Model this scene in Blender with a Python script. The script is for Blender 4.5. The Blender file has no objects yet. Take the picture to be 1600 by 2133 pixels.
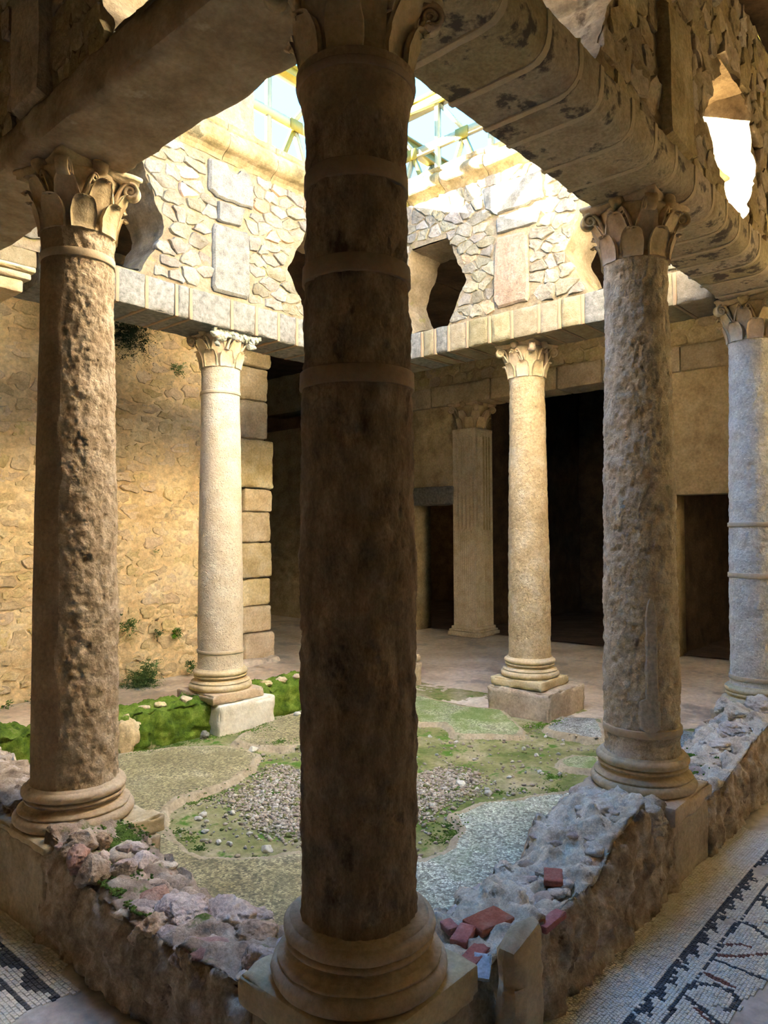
import bpy, math, numpy as np
from mathutils import Matrix, Vector

SC = bpy.context.scene
COL = SC.collection
RNG = np.random.default_rng(7)

# ------------------------------------------------------------------ camera, sky, sun, exposure
# world axes: +X runs along the right colonnade, +Y along the left colonnade, origin at the near corner column
FPX = 1530.0
yaw, pitch, roll = math.radians(41.5), math.radians(1.52), math.radians(.29)
fh = np.array([math.cos(yaw), math.sin(yaw), 0]); R_ = np.array([math.sin(yaw), -math.cos(yaw), 0])
F_ = fh * math.cos(pitch) + np.array([0, 0, math.sin(pitch)]); U_ = np.cross(R_, F_)
R_, U_ = R_ * math.cos(roll) - U_ * math.sin(roll), U_ * math.cos(roll) + R_ * math.sin(roll)
cam = bpy.data.objects.new('camera', bpy.data.cameras.new('camera')); COL.objects.link(cam)
M = Matrix(((R_[0], U_[0], -F_[0], -1.523), (R_[1], U_[1], -F_[1], -1.448), (R_[2], U_[2], -F_[2], 1.6), (0, 0, 0, 1)))
cam.matrix_world = M
cam.data.sensor_fit = 'VERTICAL'; cam.data.sensor_height = 36; cam.data.lens = FPX * 36 / 2133
cam.data.clip_start = .05
SC.camera = cam

w = bpy.data.worlds.new('sky'); SC.world = w; w.use_nodes = True
nt = w.node_tree; bg = nt.nodes['Background']
bg.inputs['Color'].default_value = (.135, .43, .93, 1); bg.inputs['Strength'].default_value = 1.35

sun = bpy.data.objects.new('sun', bpy.data.lights.new('sun', 'SUN')); COL.objects.link(sun)
sd = Vector((.55, -1.0, -.40)).normalized()
sun.rotation_euler = sd.to_track_quat('-Z', 'Y').to_euler()
sun.data.energy = 74; sun.data.color = (1, .88, .68); sun.data.angle = .009
SC.view_settings.view_transform = 'Standard'; SC.view_settings.look = 'None'
SC.view_settings.exposure = 2.3; SC.view_settings.gamma = 1; SC.view_settings.use_curve_mapping = False
SC.cycles.use_denoising = True
SC.cycles.max_bounces = 14; SC.cycles.diffuse_bounces = 10; SC.cycles.glossy_bounces = 3
SC.cycles.caustics_reflective = False; SC.cycles.caustics_refractive = False
SC.cycles.sample_clamp_indirect = 12

# ------------------------------------------------------------------ noise
_P = np.random.default_rng(3).permutation(256); _P = np.concatenate([_P, _P, _P])
_G = np.random.default_rng(4).normal(size=(256, 3)); _G /= np.linalg.norm(_G, axis=1)[:, None]
def pn(p):
    p = np.asarray(p, float); i = np.floor(p).astype(int); f = p - i; i &= 255
    u = f * f * f * (f * (f * 6 - 15) + 10); out = np.zeros(len(p))
    for dx in (0, 1):
        wx = u[:, 0] if dx else 1 - u[:, 0]; a = _P[i[:, 0] + dx]
        for dy in (0, 1):
            wy = u[:, 1] if dy else 1 - u[:, 1]; b = _P[a + i[:, 1] + dy]
            for dz in (0, 1):
                wz = u[:, 2] if dz else 1 - u[:, 2]; g = _G[_P[b + i[:, 2] + dz]]
                out += wx * wy * wz * ((f[:, 0] - dx) * g[:, 0] + (f[:, 1] - dy) * g[:, 1] + (f[:, 2] - dz) * g[:, 2])
    return out * 1.6
def fbm(p, o=4, g=.5):
    p = np.asarray(p, float); s = np.zeros(len(p)); a = 1.0
    for k in range(o):
        s += a * pn(p + k * 17.3); p = p * 2.07; a *= g
    return s
def ridge(p, o=3, g=.55):
    p = np.asarray(p, float); s = np.zeros(len(p)); a = 1.0
    for k in range(o):
        s += a * (1 - 2.2 * np.abs(pn(p + k * 11.1))); p = p * 2.1; a *= g
    return s
def sstep(a, b, x):
    t = np.clip((x - a) / (b - a), 0, 1); return t * t * (3 - 2 * t)

# ------------------------------------------------------------------ object helpers
ORG = {}
def mk(name, V, F, m, parent=None, smooth=False, idx=None, org=None):
    """one mesh object from world-space vertices"""
    V = np.asarray(V, float)
    if org is None:
        org = ORG.get(parent.name, np.zeros(3)) if parent is not None else np.zeros(3)
    me = bpy.data.meshes.new(name)
    if isinstance(F, np.ndarray):
        n, k = F.shape
        me.vertices.add(len(V)); me.vertices.foreach_set('co', (V - org).astype(np.float32).ravel())
        me.loops.add(n * k); me.loops.foreach_set('vertex_index', F.astype(np.int32).ravel())
        me.polygons.add(n); me.polygons.foreach_set('loop_start', np.arange(0, n * k, k, dtype=np.int32))
        me.polygons.foreach_set('loop_total', np.full(n, k, np.int32))
        me.update(calc_edges=True)
    else:
        me.from_pydata([tuple(v) for v in (V - org)], [], F); me.update()
    for q in (m if isinstance(m, (list, tuple)) else [m]): me.materials.append(q)
    if idx is not None: me.polygons.foreach_set('material_index', np.asarray(idx, np.int32))
    if smooth: me.polygons.foreach_set('use_smooth', np.ones(len(me.polygons), bool))
    me.validate()
    o = bpy.data.objects.new(name, me); COL.objects.link(o)
    if parent is not None:
        o.parent = parent; ORG[o.name] = org
    else:
        o.location = org; ORG[o.name] = org
    return o
def inst(name, me, parent=None, loc=(0, 0, 0), rot=(0, 0, 0), scale=(1, 1, 1)):
    o = bpy.data.objects.new(name, me); COL.objects.link(o)
    o.parent = parent; o.location = loc; o.rotation_euler = rot; o.scale = scale
    ORG[o.name] = ORG.get(parent.name, np.zeros(3)) if parent else np.array(loc, float)
    return o
def tag(o, label=None, cat=None, group=None, kind=None):
    if cat and not kind: kind = 'thing'
    for k, v in (('label', label), ('category', cat), ('group', group), ('kind', kind)):
        if v: o[k] = v
    return o
def thing(name, label, cat, loc, group=None):
    o = bpy.data.objects.new(name, None); COL.objects.link(o); o.location = loc; o.empty_display_size = .1
    ORG[o.name] = np.array(loc, float)
    return tag(o, label, cat, group)

def gridf(nu, nv, wrap=False, off=0):
    """quads of a (nu x nv) vertex grid, v fastest; wrap joins the last row of u to the first"""
    i = np.arange(nu if wrap else nu - 1); j = np.arange(nv - 1)
    I, J = np.meshgrid(i, j, indexing='ij'); I2 = (I + 1) % nu
    return np.stack([I * nv + J, I2 * nv + J, I2 * nv + J + 1, I * nv + J + 1], -1).reshape(-1, 4) + off
class MB:
    """collects quad patches into one mesh"""
    def __init__(s): s.V = []; s.F = []; s.n = 0; s.I = []
    def add(s, V, F, mi=0):
        s.V.append(np.asarray(V, float)); s.F.append(np.asarray(F) + s.n); s.n += len(V); s.I.append(np.full(len(F), mi))
    def obj(s, name, m, parent=None, smooth=False, org=None):
        return mk(name, np.concatenate(s.V), np.concatenate(s.F), m, parent, smooth, np.concatenate(s.I), org)

def rbox(lo, hi, res=.03, bev=.01, amp=.003, fr=14, seed=0, o=3, chip=0.0):
    """worn stone block: rounded box grid with noise; returns V, F (quads)"""
    lo = np.array(lo, float); hi = np.array(hi, float); d = hi - lo
    n = np.maximum(2, np.minimum(60, np.ceil(d / res).astype(int) + 1)); Vs, Fs = [], []; k = 0
    def ax(i):
        t = np.linspace(0, 1, n[i]); b = min(.45, bev * 1.01 / d[i])
        return lo[i] + d[i] * np.concatenate([[0, b], t[1:-1] * (1 - 2 * b) + b, [1 - b, 1]])
    for a in range(3):
        b, c = (a + 1) % 3, (a + 2) % 3; B, C2 = np.meshgrid(ax(b), ax(c), indexing='ij')
        for s in (0, 1):
            P = np.zeros((B.size, 3)); P[:, b] = B.ravel(); P[:, c] = C2.ravel(); P[:, a] = (hi if s else lo)[a]
            f = gridf(B.shape[0], B.shape[1])
            if not s: f = f[:, ::-1]
            Vs.append(P); Fs.append(f + k); k += len(P)
    V = np.concatenate(Vs); q = np.clip(V, lo + bev, hi - bev); e = V - q
    L = np.linalg.norm(e, axis=1); L[L == 0] = 1; nrm = e / L[:, None]; V = q + nrm * bev
    dd = amp * fbm((V + seed * 3.7) * fr, o)
    if chip:
        edge = (np.abs(e) > bev * .6).sum(1) >= 2
        cc = np.maximum(0, fbm((V + seed * 5.1) * 9, 3)) * chip
        dd = dd - np.where(edge, cc * 1.6, cc * .25)
    return V + nrm * dd[:, None], np.concatenate(Fs)
def box(lo, hi):
    lo = np.array(lo, float); hi = np.array(hi, float)
    V = np.array([[x, y, z] for x in (0, 1) for y in (0, 1) for z in (0, 1)]) * (hi - lo) + lo
    F = np.array([[0, 1, 3, 2], [4, 6, 7, 5], [0, 4, 5, 1], [2, 3, 7, 6], [0, 2, 6, 4], [1, 5, 7, 3]])
    return V, F
def bar(a, b, w, h, up=(0, 0, 1)):
    a = np.array(a, float); b = np.array(b, float); d = (b - a) / np.linalg.norm(b - a)
    s = np.cross(d, up); s /= np.linalg.norm(s); t = np.cross(s, d)
    V, F = box((0, -.5, -.5), (1, .5, .5))
    return a + V[:, :1] * (b - a) + V[:, 1:2] * s * w + V[:, 2:] * t * h, F
def ico(n):
    t = (1 + 5 ** .5) / 2
    V = np.array([[-1, t, 0], [1, t, 0], [-1, -t, 0], [1, -t, 0], [0, -1, t], [0, 1, t], [0, -1, -t], [0, 1, -t], [t, 0, -1], [t, 0, 1], [-t, 0, -1], [-t, 0, 1]])
    F = [(0, 11, 5), (0, 5, 1), (0, 1, 7), (0, 7, 10), (0, 10, 11), (1, 5, 9), (5, 11, 4), (11, 10, 2), (10, 7, 6), (7, 1, 8), (3, 9, 4), (3, 4, 2), (3, 2, 6), (3, 6, 8), (3, 8, 9), (4, 9, 5), (2, 4, 11), (6, 2, 10), (8, 6, 7), (9, 8, 1)]
    V = [v / np.linalg.norm(v) for v in V]
    for _ in range(n):
        c = {}; G = []
        def mid(a, b):
            k = (min(a, b), max(a, b))
            if k not in c:
                m = V[a] + V[b]; V.append(m / np.linalg.norm(m)); c[k] = len(V) - 1
            return c[k]
        for a, b, d in F:
            x, y, z = mid(a, b), mid(b, d), mid(d, a); G += [(a, x, z), (b, y, x), (d, z, y), (x, y, z)]
        F = G
    return np.array(V), np.array(F)
ICO = {n: ico(n) for n in (0, 1, 2, 3, 4)}
def rock(c, s, n=3, seed=0, amp=.28, rot=0, flat=.5):
    V, F = ICO[n]; V = V.copy()
    r = 1 + amp * fbm(V * 1.3 + seed * 7.1, 4) ; V = V * r[:, None]
    for k in range(4):                                   # a few broken facets
        g = np.random.default_rng(seed * 13 + k).normal(size=3); g /= np.linalg.norm(g)
        h = V @ g; lim = .62 + .12 * k / 4; V = V - np.maximum(0, h - lim)[:, None] * g * flat * 1.6
    V += (.055 * fbm(V * 5 + seed, 3) + .03 * ridge(V * 7 + seed, 3))[:, None] * V
    V = V * np.array(s); ca, sa = math.cos(rot), math.sin(rot)
    V = V @ np.array([[ca, sa, 0], [-sa, ca, 0], [0, 0, 1]])
    return V + np.array(c), F

# ------------------------------------------------------------------ materials
def stone(name, cols, sc=3.0, bump=.5, bs=60, rough=.92, pits=0.0, rnd=.18, spots=None, spot_sc=6, spot_at=.6, streak=1.0, spec=.2, fine=.35, wet=None, hue=.012):
    m = bpy.data.materials.new(name); m.use_nodes = True; t = m.node_tree; N = t.nodes; Lk = t.links.new
    b = N['Principled BSDF']; b.inputs['Specular IOR Level'].default_value = spec; b.inputs['Roughness'].default_value = rough
    tc = N.new('ShaderNodeTexCoord'); oi = N.new('ShaderNodeObjectInfo')
    ad = N.new('ShaderNodeVectorMath'); ad.operation = 'MULTIPLY_ADD'
    Lk(tc.outputs['Object'], ad.inputs[0]); ad.inputs[1].default_value = (1, 1, streak)
    sc_ = N.new('ShaderNodeVectorMath'); sc_.operation = 'SCALE'; cv = N.new('ShaderNodeCombineXYZ')
    for k in range(3): Lk(oi.outputs['Random'], cv.inputs[k])
    Lk(cv.outputs[0], sc_.inputs[0]); sc_.inputs['Scale'].default_value = 13.0 if rnd else 0.0; Lk(sc_.outputs[0], ad.inputs[2])
    def noise(s, d=8, r=.6, src=ad):
        n = N.new('ShaderNodeTexNoise'); n.inputs['Scale'].default_value = s; n.inputs['Detail'].default_value = d; n.inputs['Roughness'].default_value = r
        Lk(src.outputs[0], n.inputs['Vector']); return n
    n1 = noise(sc, 9, .62); rp = N.new('ShaderNodeValToRGB'); Lk(n1.outputs['Fac'], rp.inputs[0])
    e = rp.color_ramp.elements; pos = np.linspace(.30, .70, len(cols))
    e[0].position = pos[0]; e[0].color = (*cols[0], 1); e[1].position = pos[-1]; e[1].color = (*cols[-1], 1)
    for p, c in list(zip(pos, cols))[1:-1]: x = e.new(p); x.color = (*c, 1)
    col = rp.outputs[0]
    n2 = noise(sc * 9, 8, .7); mr = N.new('ShaderNodeMapRange'); mr.inputs['From Min'].default_value = .3; mr.inputs['From Max'].default_value = .7
    mr.inputs['To Min'].default_value = 1 - fine; mr.inputs['To Max'].default_value = 1 + fine * .55; Lk(n2.outputs['Fac'], mr.inputs['Value'])
    mm = N.new('ShaderNodeMix'); mm.data_type = 'RGBA'; mm.blend_type = 'MULTIPLY'; mm.inputs['Factor'].default_value = 1
    Lk(col, mm.inputs['A']); Lk(mr.outputs[0], mm.inputs['B']); col = mm.outputs['Result']
    if spots:
        n3 = noise(spot_sc, 7, .65); r3 = N.new('ShaderNodeMapRange'); r3.inputs['From Min'].default_value = spot_at; r3.inputs['From Max'].default_value = spot_at + .07
        Lk(n3.outputs['Fac'], r3.inputs['Value']); ms = N.new('ShaderNodeMix'); ms.data_type = 'RGBA'
        Lk(r3.outputs[0], ms.inputs['Factor']); Lk(col, ms.inputs['A']); ms.inputs['B'].default_value = (*spots, 1); col = ms.outputs['Result']
    if rnd:
        hs = N.new('ShaderNodeHueSaturation'); r4 = N.new('ShaderNodeMapRange'); r4.inputs['To Min'].default_value = 1 - rnd; r4.inputs['To Max'].default_value = 1 + rnd
        Lk(oi.outputs['Random'], r4.inputs['Value']); Lk(r4.outputs[0], hs.inputs['Value']); Lk(col, hs.inputs['Color'])
        wn = N.new('ShaderNodeTexWhiteNoise'); wn.noise_dimensions = '1D'; Lk(oi.outputs['Random'], wn.inputs['W'])
        r5 = N.new('ShaderNodeMapRange'); r5.inputs['To Min'].default_value = .5 - hue; r5.inputs['To Max'].default_value = .5 + hue; Lk(wn.outputs['Value'], r5.inputs['Value']); Lk(r5.outputs[0], hs.inputs['Hue'])
        r6 = N.new('ShaderNodeMapRange'); r6.inputs['To Min'].default_value = 1 - rnd * 1.6; r6.inputs['To Max'].default_value = 1 + rnd; Lk(wn.outputs['Value'], r6.inputs['Value']); Lk(r6.outputs[0], hs.inputs['Saturation'])
        col = hs.outputs[0]
    Lk(col, b.inputs['Base Color'])
    if wet:
        n6 = noise(wet[0], 5, .5); r6 = N.new('ShaderNodeMapRange'); r6.inputs['From Min'].default_value = .42; r6.inputs['From Max'].default_value = .6
        r6.inputs['To Min'].default_value = rough; r6.inputs['To Max'].default_value = wet[1]; Lk(n6.outputs['Fac'], r6.inputs['Value']); Lk(r6.outputs[0], b.inputs['Roughness'])
    if bump:
        nb = noise(bs, 8, .68); bp = N.new('ShaderNodeBump'); bp.inputs['Strength'].default_value = bump; bp.inputs['Distance'].default_value = .012
        h = nb.outputs['Fac']
        if pits:
            vo = N.new('ShaderNodeTexVoronoi'); vo.inputs['Scale'].default_value = bs * .9; Lk(ad.outputs[0], vo.inputs['Vector'])
            pr = N.new('ShaderNodeMapRange'); pr.inputs['From Max'].default_value = .35; pr.inputs['To Min'].default_value = -pits; pr.inputs['To Max'].default_value = 0; Lk(vo.outputs['Distance'], pr.inputs['Value'])
            aa = N.new('ShaderNodeMath'); aa.operation = 'ADD'; Lk(h, aa.inputs[0]); Lk(pr.outputs[0], aa.inputs[1]); h = aa.outputs[0]
        Lk(h, bp.inputs['Height']); Lk(bp.outputs[0], b.inputs['Normal'])
    return m
def mosaic_mat(name, cols, cell=.012, moss=(.13, .17, .05), moss_at=.52, grout=(.16, .14, .09)):
    m = stone(name, cols, sc=2.2, bump=0, rnd=0); t = m.node_tree; N = t.nodes; Lk = t.links.new; b = N['Principled BSDF']
    tc = [n for n in N if n.type == 'TEX_COORD'][0]
    vo = N.new('ShaderNodeTexVoronoi'); vo.inputs['Scale'].default_value = 1 / cell; vo.inputs['Randomness'].default_value = .75; Lk(tc.outputs['Object'], vo.inputs['Vector'])
    ve = N.new('ShaderNodeTexVoronoi'); ve.feature = 'DISTANCE_TO_EDGE'; ve.inputs['Scale'].default_value = 1 / cell; ve.inputs['Randomness'].default_value = .75; Lk(tc.outputs['Object'], ve.inputs['Vector'])
    old = b.inputs['Base Color'].links[0].from_socket
    sp = N.new('ShaderNodeSeparateColor'); Lk(vo.outputs['Color'], sp.inputs[0])
    r = N.new('ShaderNodeMapRange'); r.inputs['To Min'].default_value = .35; r.inputs['To Max'].default_value = 1.5; Lk(sp.outputs[0], r.inputs['Value'])
    mx = N.new('ShaderNodeMix'); mx.data_type = 'RGBA'; mx.blend_type = 'MULTIPLY'; mx.inputs['Factor'].default_value = 1; Lk(old, mx.inputs['A']); Lk(r.outputs[0], mx.inputs['B'])
    r2 = N.new('ShaderNodeMapRange'); r2.inputs['From Max'].default_value = .09; r2.inputs['To Min'].default_value = 1; r2.inputs['To Max'].default_value = 0; Lk(ve.outputs['Distance'], r2.inputs['Value'])
    mg = N.new('ShaderNodeMix'); mg.data_type = 'RGBA'; Lk(r2.outputs[0], mg.inputs['Factor']); Lk(mx.outputs['Result'], mg.inputs['A']); mg.inputs['B'].default_value = (*grout, 1)
    nz = N.new('ShaderNodeTexNoise'); nz.inputs['Scale'].default_value = 2.6; nz.inputs['Detail'].default_value = 9; nz.inputs['Roughness'].default_value = .68; Lk(tc.outputs['Object'], nz.inputs['Vector'])
    r3 = N.new('ShaderNodeMapRange'); r3.inputs['From Min'].default_value = moss_at - .1; r3.inputs['From Max'].default_value = moss_at + .1; r3.inputs['To Max'].default_value = .85; Lk(nz.outputs['Fac'], r3.inputs['Value'])
    mo = N.new('ShaderNodeMix'); mo.data_type = 'RGBA'; Lk(r3.outputs[0], mo.inputs['Factor']); Lk(mg.outputs['Result'], mo.inputs['A']); mo.inputs['B'].default_value = (*moss, 1)
    Lk(mo.outputs['Result'], b.inputs['Base Color'])
    bp = N.new('ShaderNodeBump'); bp.inputs['Strength'].default_value = .5; bp.inputs['Distance'].default_value = .004; Lk(ve.outputs['Distance'], bp.inputs['Height']); Lk(bp.outputs[0], b.inputs['Normal'])
    b.inputs['Roughness'].default_value = .6
    return m
def flat_mat(name, c, rough=.6, metal=0, rnd=0):
    m = stone(name, [c, tuple(x * .85 for x in c)], sc=8, bump=.1, bs=80, rough=rough, rnd=rnd, fine=.12); m.node_tree.nodes['Principled BSDF'].inputs['Metallic'].default_value = metal
    return m

MT = dict(
    shaft=stone('column_stone', [(.32, .235, .145), (.52, .40, .265), (.74, .61, .45)], sc=16, bump=1.0, bs=55, pits=.25, rnd=0, spots=(.22, .16, .105), spot_sc=7, spot_at=.62),
    shaft_shaded=stone('shaded_column_stone', [(.19, .135, .09), (.35, .255, .175), (.52, .40, .29)], sc=18, bump=1.0, bs=50, pits=.15, rnd=0, spots=(.11, .07, .045), spot_sc=5, spot_at=.6, streak=.5),  # darker copy of the column stone, with the backlit shade put into its colour
    shaft_grey=stone('grey_column_stone', [(.42, .335, .235), (.64, .53, .39), (.80, .71, .58)], sc=15, bump=1.0, bs=55, pits=.25, rnd=0, spots=(.26, .20, .14), spot_sc=7, spot_at=.63),
    shaft_white=stone('white_column_stone', [(.58, .52, .44), (.74, .69, .61), (.85, .82, .76)], sc=8, bump=1.0, bs=55, pits=.3, rnd=0, spots=(.50, .40, .28), spot_sc=4, spot_at=.62),
    band_shaded=stone('shaded_band_plaster', [(.26, .185, .125), (.33, .245, .17), (.39, .30, .215)], sc=6, bump=.3, bs=80, rnd=0, fine=.15),  # darker copy of the band plaster, matching the shade painted into that shaft
    shaft_pale=stone('pale_column_stone', [(.52, .42, .285), (.62, .525, .39), (.70, .625, .50)], sc=6, bump=.8, bs=60, pits=.5, rnd=0, fine=.2),
    shaft_gold=stone('golden_column_stone', [(.43, .31, .165), (.55, .42, .25), (.62, .53, .39)], sc=5, bump=.9, bs=55, pits=.3, rnd=0, spots=(.32, .24, .15), spot_sc=14, spot_at=.63),
    cap=stone('carved_stone', [(.44, .31, .18), (.56, .43, .27), (.64, .52, .36)], sc=6, bump=.4, bs=70, rnd=.05, fine=.25),
    band=stone('band_plaster', [(.44, .34, .22), (.52, .42, .29), (.60, .50, .37)], sc=6, bump=.25, bs=80, rnd=0, fine=.15),
    base=stone('base_stone', [(.46, .34, .20), (.58, .46, .30), (.68, .57, .42)], sc=6, bump=.4, bs=60, rnd=.05, fine=.25, spots=(.30, .22, .13), spot_at=.64),
    block=stone('pedestal_stone', [(.36, .28, .18), (.48, .39, .27), (.58, .49, .36)], sc=5, bump=.6, bs=45, rnd=.1),
    white=stone('white_block_stone', [(.62, .56, .47), (.74, .70, .62), (.82, .79, .73)], sc=5, bump=.6, bs=30, rnd=.04, fine=.2),
    pale=stone('pale_rubble_stone', [(.165, .135, .092), (.25, .225, .175), (.31, .29, .26)], sc=7, bump=.8, bs=35, rnd=.2, hue=.02),
    rust=stone('rust_rubble_stone', [(.34, .19, .11), (.46, .30, .18), (.48, .36, .24)], sc=7, bump=.8, bs=35, rnd=.15),
    brown=stone('brown_slab_stone', [(.24, .165, .105), (.32, .24, .17), (.37, .305, .24)], sc=6, bump=1.0, bs=40, rnd=.05, spots=(.28, .19, .13), spot_sc=9),
    slab=stone('grey_white_slab_stone', [(.14, .137, .123), (.225, .22, .20), (.285, .28, .262)], sc=16, bump=.7, bs=60, rnd=.06, fine=.5),
    mortar=stone('ochre_mortar', [(.19, .145, .088), (.27, .215, .14), (.33, .275, .195)], sc=5, bump=1.0, bs=40, rnd=0, spots=(.24, .22, .08), spot_at=.6),
    rough=stone('rough_wall_stone', [(.26, .19, .11), (.40, .31, .19), (.52, .42, .28)], sc=4, bump=1.0, bs=32, rnd=0, spots=(.17, .12, .07), spot_sc=4, spot_at=.58),
    rough_s=stone('rough_wall_rubble', [(.32, .235, .14), (.46, .36, .23), (.58, .48, .34)], sc=6, bump=.9, bs=36, rnd=.2),
    dark=stone('shade_dark_stone', [(.05, .032, .02), (.09, .06, .037), (.14, .10, .065)], sc=4, bump=.8, bs=30, rnd=0),  # near black: shade of the unlit rear rooms put into the stone colour
    ochre=stone('ochre_wall_plaster', [(.56, .41, .22), (.80, .62, .36), (.86, .74, .52)], sc=2.6, bump=.9, bs=30, rnd=0, spots=(.34, .29, .20), spot_sc=3.2, spot_at=.60),
    ochre_s=stone('ochre_wall_rubble', [(.50, .38, .21), (.68, .53, .31), (.76, .64, .44)], sc=6, bump=.8, bs=36, rnd=.11),
    quoin=stone('ashlar_stone', [(.50, .38, .20), (.64, .52, .32), (.74, .65, .48)], sc=5, bump=.6, bs=40, rnd=.12),
    drab=stone('drab_wall_plaster', [(.34, .25, .14), (.50, .39, .23), (.58, .47, .30)], sc=4, bump=.8, bs=32, rnd=0),
    drab_s=stone('drab_wall_blocks', [(.34, .26, .15), (.48, .38, .23), (.56, .46, .31)], sc=5, bump=.6, bs=36, rnd=.14),
    arch=stone('architrave_grey_stone', [(.12, .12, .108), (.22, .216, .195), (.31, .305, .28)], sc=26, bump=.6, bs=70, rnd=.1, fine=.35),
    arch_y=stone('architrave_tan_stone', [(.22, .175, .105), (.29, .24, .155), (.34, .295, .205)], sc=16, bump=.6, bs=70, rnd=.12, fine=.3),
    soffit=stone('soffit_stone', [(.34, .26, .17), (.48, .39, .27), (.58, .49, .36)], sc=7, bump=.8, bs=45, rnd=.12, spots=(.12, .10, .085), spot_sc=7, spot_at=.535),
    seam=stone('pink_mortar_seam', [(.30, .21, .13), (.345, .25, .165)], sc=9, bump=.2, bs=80, rnd=0, fine=.1),
    plaster=stone('beam_plaster', [(.24, .17, .10), (.42, .32, .21), (.56, .46, .33)], sc=4, bump=.6, bs=40, rnd=0, spots=(.58, .50, .38), spot_sc=3, spot_at=.58, fine=.25),
    cornice=stone('mossy_cornice_stone', [(.12, .10, .035), (.27, .21, .09), (.40, .33, .20)], sc=5, bump=.5, bs=50, rnd=.1, spots=(.12, .11, .06), spot_sc=5, spot_at=.6),
    flute=stone('fluted_stone', [(.52, .41, .27), (.66, .55, .40), (.74, .65, .52)], sc=6, bump=.4, bs=50, rnd=0),
    floor=stone('gallery_floor', [(.44, .38, .32), (.60, .54, .48), (.72, .67, .62)], sc=2.2, bump=.25, bs=50, rnd=0, rough=.55, wet=(1.4, .3), spec=.4),
    rfloor=stone('rear_floor', [(.46, .36, .26), (.66, .56, .45), (.76, .69, .61)], sc=1.8, bump=.25, bs=40, rnd=0, rough=.6, wet=(1.1, .28), spec=.4, spots=(.34, .30, .26), spot_sc=2.2, spot_at=.56),
    rubble=stone('low_wall_rubble', [(.22, .15, .095), (.48, .365, .25), (.80, .69, .58)], sc=12, bump=1.0, bs=40, rnd=0, spots=(.14, .09, .06), spot_sc=8, spot_at=.62),
    bounce_limestone=stone('bounce_face_limestone', [(.70, .62, .48), (.80, .73, .60), (.86, .82, .72)], sc=4, bump=.6, bs=40, rnd=0, fine=.15),  # unseen courtyard faces, made this pale to bounce sunlight into the court
    earthy=stone('earthy_mortar_crust', [(.26, .185, .13), (.46, .35, .26), (.66, .55, .45)], sc=12, bump=1.0, bs=45, rnd=0, spots=(.13, .19, .04), spot_sc=7, spot_at=.58),
    crust=stone('pale_wall_crust', [(.48, .36, .26), (.78, .65, .52), (.90, .82, .71)], sc=14, bump=1.0, bs=50, rnd=.08, spots=(.24, .17, .12), spot_sc=11, spot_at=.60),
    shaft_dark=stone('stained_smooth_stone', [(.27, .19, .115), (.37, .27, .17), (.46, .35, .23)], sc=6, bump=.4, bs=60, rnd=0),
    lichen=stone('lichen_crust', [(.40, .42, .28), (.52, .54, .46), (.62, .64, .60)], sc=20, bump=1.0, bs=70, rnd=0, spots=(.34, .36, .10), spot_sc=12, spot_at=.58),
    rubble_s=stone('low_wall_stone', [(.36, .245, .18), (.62, .47, .375), (.82, .70, .61)], sc=10, bump=1.0, bs=45, rnd=.22, hue=.015),
    red_s=stone('reddish_wall_stone', [(.40, .20, .15), (.52, .31, .24), (.58, .42, .34)], sc=10, bump=1.0, bs=45, rnd=.08),
    brick=stone('red_brick', [(.34, .10, .08), (.44, .15, .12), (.50, .24, .20)], sc=14, bump=.3, bs=80, rnd=.1),
    slate=stone('blue_grey_slate', [(.30, .34, .38), (.45, .50, .56), (.58, .62, .66)], sc=12, bump=.4, bs=60, rnd=0),
    mosswall=stone('moss_covered_wall', [(.035, .075, .008), (.13, .21, .02), (.26, .34, .06)], sc=11, bump=1.0, bs=90, rnd=0, spots=(.42, .36, .20), spot_sc=5, spot_at=.60),
    moss=stone('moss', [(.05, .11, .01), (.12, .23, .02), (.20, .34, .04)], sc=14, bump=1.0, bs=120, rnd=.1),
    earth=stone('courtyard_earth', [(.10, .16, .025), (.27, .27, .11), (.50, .42, .28)], sc=3.6, bump=.7, bs=60, rnd=0, spots=(.09, .20, .02), spot_sc=5.5, spot_at=.56, rough=.8),
    edge=stone('mosaic_edge_mortar', [(.34, .27, .17), (.46, .38, .26), (.54, .46, .34)], sc=6, bump=.4, bs=60, rnd=0, spots=(.20, .22, .10), spot_at=.6),
    gravel=stone('gravel_pebbles', [(.26, .20, .15), (.44, .36, .29), (.62, .55, .48)], sc=24, bump=.3, bs=60, rnd=0),
    pebble=stone('loose_pebble', [(.56, .52, .46), (.72, .69, .64)], sc=14, bump=.4, bs=60, rnd=.15),
    fern=stone('fern_leaf', [(.05, .13, .015), (.10, .22, .03), (.16, .30, .06)], sc=20, bump=0, rnd=.2, rough=.6),
    fern_d=stone('dark_fern_leaf', [(.012, .022, .008), (.025, .045, .015), (.04, .07, .02)], sc=20, bump=0, rnd=.1, rough=.6),
    steel=flat_mat('yellow_painted_steel', (.20, .17, .025), .5),
    steel_lit=flat_mat('sunlit_yellow_steel', (.30, .29, .16), .5),  # paler copy of the yellow steel, sun glare put into the colour
    t_cream=stone('cream_tessera', [(.68, .61, .51), (.86, .80, .71), (.93, .89, .84)], sc=30, bump=.2, bs=200, rnd=0, rough=.5, fine=.3),
    t_black=stone('black_tessera', [(.05, .055, .07), (.10, .105, .12), (.16, .16, .17)], sc=30, bump=.2, bs=200, rnd=0, rough=.45),
    t_red=stone('red_tessera', [(.24, .09, .07), (.32, .14, .11)], sc=30, bump=.2, bs=200, rnd=0, rough=.5),
    mos_y=mosaic_mat('olive_mosaic', [(.25, .215, .10), (.42, .37, .20), (.62, .56, .38)], moss_at=.56, moss=(.22, .20, .10)),
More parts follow.
